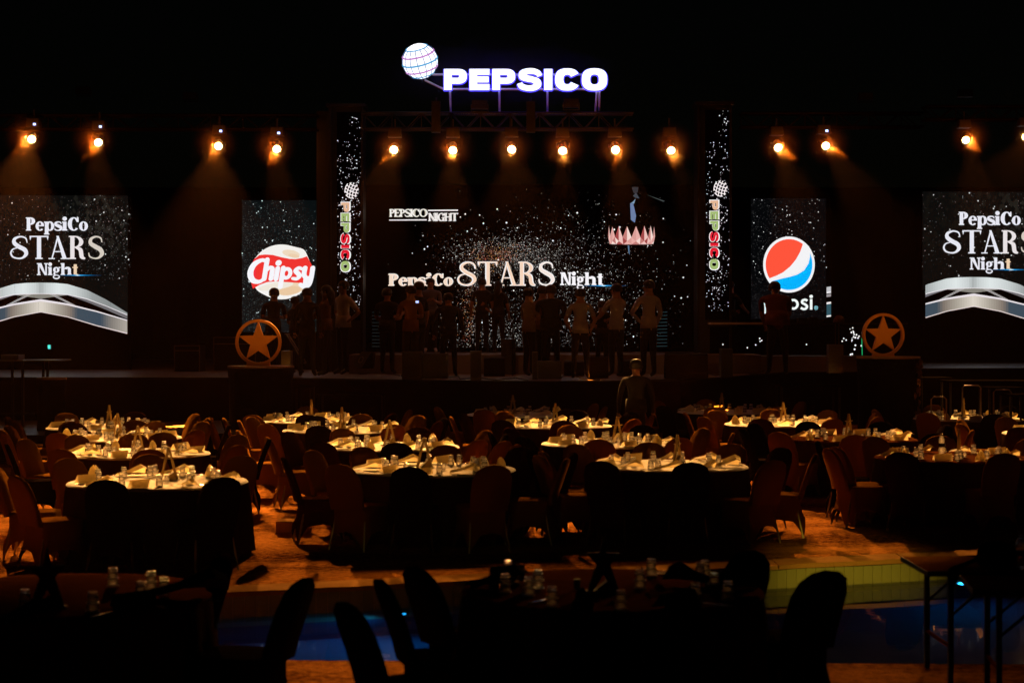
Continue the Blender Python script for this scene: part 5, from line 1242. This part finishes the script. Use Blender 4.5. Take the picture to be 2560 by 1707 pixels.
for (key, name, px, yb, off, nch, cl, sy) in TB:
    D = 6994.0 / (yb - HY) + TR; X = (px - CX) / F * D; TT[key] = (X, D)
    first_or_dup(TP[cl], ('cream-clothed round table, ' if cl == 'cream' else 'dark-clothed round table, ') + name, (X, D, 0), R.uniform(0, 6), 'round banquet tables')
    placed = {}
    chairs_here = []
    for k in range(nch):
        a = math.radians(off) + 2 * PI * k / nch + R.gauss(0, .035); r = 1.15 + R.uniform(-.04, .12)
        w_ = where(a)
        placed[w_] = placed.get(w_, 0) + 1; chairs_here.append((a, r, w_, placed[w_]))
    for a, r, w_, i in chairs_here:
        cx_, cy_ = X + r * math.sin(a), D - r * math.cos(a)
        if abs(cx_) > .33 * cy_ + .6 or (key == 'A1' and w_ == 'right'): continue
        if key == 'B1' and abs(a) < .01: pass
        kind = 'cover' if R.random() < .55 else ('cover2' if R.random() < .5 else 'cover_b')  # random mix of the plain fabric and its shade-dark copies
        if key in ('E2',) and R.random() < .5: kind = 'cover_b'
        lab = f"covered chair, {w_} side{' next round' if i == 2 else ''}, {name}" 
        chair(kind, cx_, cy_, a + R.gauss(0, .09), lab)
    # tableware
    nset = 10; st = R.uniform(0, .6); seen = {}
    for k in range(nset):
        a = st + 2 * PI * k / nset; w_ = where(a); seen[w_] = seen.get(w_, 0) + 1; nx = ' next round' if seen[w_] == 2 else ''
        rg = .60 + R.uniform(-.06, .06); aa = a + R.uniform(.10, .2)
        o = place('drinking_glass', GM, loc=(X + rg * math.sin(aa), D - rg * math.cos(aa), .756), rz=R.uniform(0, 6)); o['label'] = f"upturned glass, {w_} rim{nx}, {name}"; o['category'] = 'glass'; o['group'] = 'upturned water glasses on the tables'
        if R.random() < .42:
            rg2 = rg - .10; o = place('drinking_glass', GM, loc=(X + rg2 * math.sin(aa + .1), D - rg2 * math.cos(aa + .1), .756), rz=1); o['label'] = f"inner upturned glass, {w_} rim{nx}, {name}"; o['category'] = 'glass'; o['group'] = 'upturned water glasses on the tables'
        rn = .72 + R.uniform(-.04, .05); v = R.choice((0, 0, 1, 2, 2))
        o = place('napkin', NM[v], loc=(X + rn * math.sin(a - .12), D - rn * math.cos(a - .12), .757), rz=R.uniform(-.8, .8)); s_ = R.uniform(.85, 1.15); o.scale = (s_, s_, s_)
        o['label'] = f"cream napkin, {w_} rim{nx}, {name}"; o['category'] = 'napkin'; o['group'] = 'folded cream napkins'
        if key in ('A1', 'B1', 'C1', 'E1', 'C2'):
            o = place('knife', KM, loc=(X + .74 * math.sin(a + .12), D - .74 * math.cos(a + .12), .757), rz=a + R.uniform(-.3, .3)); o['label'] = f"steel knife, {w_} rim{nx}, {name}"; o['category'] = 'knife'; o['group'] = 'knives on the tables'
    first_or_dup(CS[False], f"tall cut-out star centrepiece standing on the {name}", (X + R.uniform(-.12, .12), D + R.uniform(-.1, .1), .757), sy, 'star centrepieces')
    o = MB().lathe([(0, 0), (.022, 0), (.024, .04), (.020, .065), (.008, .072), (0, .072)], 10).build('salt_shaker', 'glass', loc=(X + .12, D - .16, .757), smooth=True)
    o['label'] = f"small salt shaker near the centrepiece, {name}"; o['category'] = 'shaker'; o['group'] = 'salt shakers'
# water bottle on E1
def bottle(label, x, y, z, s=1.0):
    t = thing('water_bottle', label, 'bottle', (x, y, z))
    MB().lathe([(0, 0), (.032, .002), (.034, .02), (.031, .035), (.034, .05), (.031, .065), (.034, .08), (.031, .1), (.034, .13), (.033, .16), (.024, .19), (.013, .205), (.013, .215), (0, .215)], 18).build('bottle_body', 'glass', t, smooth=True)
    MB().lathe([(.0146, .205), (.0146, .225), (0, .2255)], 12).build('cap', 'white', t); MB().lathe([(.0345, .085), (.0345, .125)], 18).build('paper_label', 'napkin_blue', t)
    t.scale = (s, s, s); return t
X, D = TT['E1']; bottle('clear ribbed water bottle left of the star on the right edge table', X - .06, D + .22, .757, 1.15)
# ---- near deck tables (in shadow, out of focus)
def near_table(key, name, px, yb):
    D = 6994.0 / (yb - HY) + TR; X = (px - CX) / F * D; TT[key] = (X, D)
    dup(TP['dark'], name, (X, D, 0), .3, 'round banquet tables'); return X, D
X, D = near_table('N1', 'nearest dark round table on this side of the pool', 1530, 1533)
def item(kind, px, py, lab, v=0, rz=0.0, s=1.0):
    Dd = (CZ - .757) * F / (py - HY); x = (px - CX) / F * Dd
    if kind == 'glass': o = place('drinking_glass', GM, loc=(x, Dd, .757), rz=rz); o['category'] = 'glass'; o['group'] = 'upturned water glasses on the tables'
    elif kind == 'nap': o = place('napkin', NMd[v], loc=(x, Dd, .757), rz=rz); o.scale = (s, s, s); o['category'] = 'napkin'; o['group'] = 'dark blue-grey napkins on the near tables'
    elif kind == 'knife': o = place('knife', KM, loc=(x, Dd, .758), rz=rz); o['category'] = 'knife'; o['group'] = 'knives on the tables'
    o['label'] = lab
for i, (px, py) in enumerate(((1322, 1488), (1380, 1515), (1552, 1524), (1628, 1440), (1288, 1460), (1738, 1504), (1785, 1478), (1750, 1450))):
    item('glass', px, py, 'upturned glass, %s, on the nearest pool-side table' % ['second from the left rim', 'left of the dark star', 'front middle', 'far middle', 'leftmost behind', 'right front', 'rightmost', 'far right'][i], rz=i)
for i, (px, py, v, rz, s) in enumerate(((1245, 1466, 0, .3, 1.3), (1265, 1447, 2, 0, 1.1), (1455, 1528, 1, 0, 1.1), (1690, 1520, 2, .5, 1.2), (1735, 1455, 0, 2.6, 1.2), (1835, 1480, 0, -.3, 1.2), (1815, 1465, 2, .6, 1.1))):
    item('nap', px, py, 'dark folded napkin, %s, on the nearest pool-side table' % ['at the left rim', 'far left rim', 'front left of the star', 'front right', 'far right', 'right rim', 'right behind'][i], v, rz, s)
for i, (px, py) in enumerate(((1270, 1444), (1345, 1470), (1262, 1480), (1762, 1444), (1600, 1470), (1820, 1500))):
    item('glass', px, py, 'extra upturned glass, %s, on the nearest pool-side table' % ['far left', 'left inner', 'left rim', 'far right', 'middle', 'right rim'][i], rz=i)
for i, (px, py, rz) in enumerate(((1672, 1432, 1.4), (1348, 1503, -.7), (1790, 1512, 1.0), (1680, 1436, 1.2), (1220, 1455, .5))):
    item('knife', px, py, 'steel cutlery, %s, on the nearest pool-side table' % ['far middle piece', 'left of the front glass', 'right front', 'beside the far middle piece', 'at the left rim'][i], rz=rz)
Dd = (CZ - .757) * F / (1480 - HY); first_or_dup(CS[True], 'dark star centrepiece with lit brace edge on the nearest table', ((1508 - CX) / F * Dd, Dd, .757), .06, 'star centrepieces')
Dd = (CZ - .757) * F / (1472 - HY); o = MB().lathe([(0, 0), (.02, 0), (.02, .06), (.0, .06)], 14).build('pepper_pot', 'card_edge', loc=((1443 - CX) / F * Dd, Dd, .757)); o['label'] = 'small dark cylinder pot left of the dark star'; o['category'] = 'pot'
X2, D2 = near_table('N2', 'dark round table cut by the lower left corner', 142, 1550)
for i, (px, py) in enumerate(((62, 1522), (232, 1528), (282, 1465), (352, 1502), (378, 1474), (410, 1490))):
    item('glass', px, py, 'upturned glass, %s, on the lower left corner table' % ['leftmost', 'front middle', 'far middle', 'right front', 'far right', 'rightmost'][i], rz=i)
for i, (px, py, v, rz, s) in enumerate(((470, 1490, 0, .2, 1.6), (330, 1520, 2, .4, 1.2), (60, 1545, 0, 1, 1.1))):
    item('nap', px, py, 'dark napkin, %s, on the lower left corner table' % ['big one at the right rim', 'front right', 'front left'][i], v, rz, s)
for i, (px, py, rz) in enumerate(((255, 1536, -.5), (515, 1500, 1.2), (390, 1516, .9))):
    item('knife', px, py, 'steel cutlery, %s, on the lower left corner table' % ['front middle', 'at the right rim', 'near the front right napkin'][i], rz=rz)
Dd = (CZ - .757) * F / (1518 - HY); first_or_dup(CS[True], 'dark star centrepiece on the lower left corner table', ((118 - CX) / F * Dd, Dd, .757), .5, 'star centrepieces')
# near chairs: (top px, top py, look-at table, label)
def near_chair(px, pyt, T, lab, rz=None, dd=0):
    Dd = (CZ - .905) * F / (pyt - HY) + dd; x = (px - CX) / F * Dd
    tx, ty = T; a = math.atan2(tx - x, ty - Dd) if rz is None else -rz
    chair('cover_b', x + .3 * math.sin(a), Dd + .3 * math.cos(a), -a, lab, 'black covered chairs on the near deck')  # near chairs take the fabric copy with shade in its colour
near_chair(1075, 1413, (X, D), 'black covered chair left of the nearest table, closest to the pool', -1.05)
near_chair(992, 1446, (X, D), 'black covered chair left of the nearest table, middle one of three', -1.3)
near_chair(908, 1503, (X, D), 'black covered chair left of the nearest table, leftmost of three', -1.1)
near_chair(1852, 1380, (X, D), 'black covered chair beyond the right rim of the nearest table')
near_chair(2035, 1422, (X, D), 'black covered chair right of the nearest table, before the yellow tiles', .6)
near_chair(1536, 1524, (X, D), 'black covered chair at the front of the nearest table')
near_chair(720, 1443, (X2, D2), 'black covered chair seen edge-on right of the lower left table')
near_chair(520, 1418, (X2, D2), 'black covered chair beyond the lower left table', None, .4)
near_chair(180, 1400, (X2, D2), 'black covered chair at the far rim of the lower left table', None, .6) if False else None
# folding tables at lower right
def folding_table(label, c, rz, w, d, z=.75):
    t = thing('folding_table', label, 'table', (c[0], c[1], 0), rz, 'wooden folding tables at lower right')
    MB().box((0, -d, z - .035), (w, 0, z)).build('tabletop', 'wood', t)
    MB().box((-.004, -d - .004, z - .034), (w + .004, -d - .001, z - .001)).build('edge_band', 'black', t)
    MB().box((-.006, -d, z - .034), (-.001, .004, z - .001)).build('edge_band', 'black', t)
    for x in (.16, w - .16):
        for y in (-.06, -d + .06): MB().box((x - .016, y - .016, 0), (x + .016, y + .016, z - .036)).build('leg', 'darkmetal', t)
        MB().tube([(x, -.076, .25), (x, -d + .076, .25)], .012, 6).build('cross_bar', 'wood', t)
        MB().tube([(x, -.06, .45), (x + (.3 if x < w / 2 else -.3), -.06, z - .04)], .010, 6).build('brace', 'darkmetal', t)
        MB().tube([(x, -d + .06, .45), (x + (.3 if x < w / 2 else -.3), -d + .06, z - .04)], .010, 6).build('brace', 'darkmetal', t)
    return t
folding_table('wooden folding table with the camera bag, lower right', (2.68, 12.03), .02, 1.8, .72)
folding_table('nearer wooden folding table cut by the right edge', (2.86, 11.16), -.12, 1.8, .60, .748)
# camera bag with strap, bottle
Dd = 11.6; p = Vector(((2492 - CX) / F * Dd, Dd, .752)); bg_ = thing('camera_bag', 'black camera bag with trailing strap on the wooden folding table', 'bag', p)
MB().lathe([(0, 0), (.10, .0), (.125, .04), (.12, .10), (.09, .135), (.04, .155), (0, .158)], 16, wob=lambda t_, z: 1 + .10 * math.sin(2 * t_ + 1) + .05 * math.sin(5 * t_ + z * 30)).build('bag_body', 'black_cloth', bg_, smooth=True)
MB().tube([(-.10, 0, .06), (-.16, -.02, .03), (-.24, -.08, .012), (-.32, -.20, .012), (-.38, -.30, .008), (-.40, -.34, -.04), (-.38, -.35, -.09), (-.35, -.34, -.03), (-.34, -.30, .006)], .014, 6).build('strap', 'black_cloth', bg_, smooth=True)
MB().tube([(-.09, -.06, .05), (-.13, -.10, .05)], [.045, .04], 12).build('lens_hood', 'black', bg_)
Dd = 11.4; bottle('clear water bottle at the right edge behind the camera bag', (2552 - CX) / F * Dd, Dd, .752)
# ribbed stone block on the aisle floor
Dd = 19.6; p = Vector(((728 - CX) / F * Dd, Dd, 0)); t = thing('stone_block', 'small ribbed pale stone block on the aisle floor, glowing yellow', 'stone block', p)
MB().box((-.175, 0, 0), (.175, .3, .135)).build('block_body', 'coping', t)
rm = MB().box((-.008, -.012, .004), (.008, -.001, .128)).mesh('rib', 'coping')
for k in range(14): place('rib', rm, t, (-.163 + k * .025, 0, 0))
# far chairs with nobody, loose along the aisles
X, D = TT['B3']
for k, (px, py, rz) in enumerate(((585, 1045, -1.2), (625, 1045, -1.4), (668, 1076, -1.5), (1195, 1100, 1.0), (1215, 1110, 1.2), (2150, 1120, -1.35), (1440, 1128, -1.3))):
    Dd = (CZ - .9) * F / (py - HY); x = (px - CX) / F * Dd
    chair('cover', x, Dd, rz, ['loose covered chair by the left podium, tall against the dark', 'loose covered chair second from the left podium', 'loose covered chair lit orange left of the third left-centre table', 'bright orange-lit covered chair behind the front left-centre table',
          'dimmer covered chair beside the bright orange one', 'covered chair seen edge-on left of the right edge table', 'orange-lit curved chair back left of the front middle table'][k])

# ================================================================== HAZE
hz = MB().box((-60, -8, -2.5), (60, 58, 9.5)); ho = hz.build('haze', 'black', kind='stuff')
hm = bpy.data.materials.new('haze_air'); hm.use_nodes = True; n = hm.node_tree
n.nodes.remove(n.nodes['Principled BSDF']); pv = n.nodes.new('ShaderNodeVolumePrincipled')
pv.inputs['Density'].default_value = 0.00004; pv.inputs['Anisotropy'].default_value = .75; pv.inputs['Color'].default_value = (.95, .50, .24, 1)
n.links.new(pv.outputs[0], n.nodes['Material Output'].inputs['Volume'])
ho.data.materials.clear(); ho.data.materials.append(hm)

# scatter volumes added round the lamp heads to give them a halo
sm = bpy.data.materials.new('lamp_smoke'); sm.use_nodes = True; n = sm.node_tree
n.nodes.remove(n.nodes['Principled BSDF']); pv = n.nodes.new('ShaderNodeVolumeScatter'); pv.inputs['Anisotropy'].default_value = 0.0
pv.inputs['Color'].default_value = (1, .6, .3, 1)  # orange of the lamp glow put into the volume colour
tc = n.nodes.new('ShaderNodeTexCoord'); ln = n.nodes.new('ShaderNodeVectorMath'); ln.operation = 'LENGTH'
mr = n.nodes.new('ShaderNodeMapRange'); mr.inputs[1].default_value = 0.0; mr.inputs[2].default_value = .62; mr.inputs[3].default_value = 1.0; mr.inputs[4].default_value = 0.0
pw = n.nodes.new('ShaderNodeMath'); pw.operation = 'POWER'; pw.inputs[1].default_value = 3.0; ml = n.nodes.new('ShaderNodeMath'); ml.operation = 'MULTIPLY'; ml.inputs[1].default_value = .36
n.links.new(tc.outputs['Object'], ln.inputs[0]); n.links.new(ln.outputs['Value'], mr.inputs[0]); n.links.new(mr.outputs[0], pw.inputs[0]); n.links.new(pw.outputs[0], ml.inputs[0]); n.links.new(ml.outputs[0], pv.inputs['Density'])
n.links.new(pv.outputs[0], n.nodes['Material Output'].inputs['Volume'])
M['smoke'] = sm
pm = MB().lathe([(0, -.64)] + [(.64 * math.sin(PI * k / 10), -.64 * math.cos(PI * k / 10)) for k in range(1, 10)] + [(0, .64)], 16).mesh('smoke_puff', 'smoke', smooth=True)
for (px, py, D_, tx, ty, e, a) in LAMPS: place('smoke_puff', pm, loc=at(px, py, D_) + Vector((0, -.42, -.03)), kind='stuff')

po = MB().lathe([(0, -1)] + [(math.sin(PI * k / 10), -math.cos(PI * k / 10)) for k in range(1, 10)] + [(0, 1)], 20).mesh('sign_smoke', 'smoke', smooth=True)  # volume added round the sign to give its blue halo
sm2 = sm.copy(); sm2.name = 'sign_smoke_air'
for nd_ in sm2.node_tree.nodes:
    if nd_.bl_idname == 'ShaderNodeMapRange': nd_.inputs[2].default_value = 1.0
    if nd_.bl_idname == 'ShaderNodeVolumeScatter': nd_.inputs['Color'].default_value = (.35, .35, 1, 1)  # blue of the sign glow put into the volume colour
    if nd_.bl_idname == 'ShaderNodeMath' and nd_.operation == 'MULTIPLY': nd_.inputs[1].default_value = .10
    if nd_.bl_idname == 'ShaderNodeMath' and nd_.operation == 'POWER': nd_.inputs[1].default_value = 1.5
po.materials.clear(); po.materials.append(sm2)
so = place('sign_smoke', po, loc=at(1250, 185, 36.4), kind='stuff'); so.scale = (2.9, .7, .95)
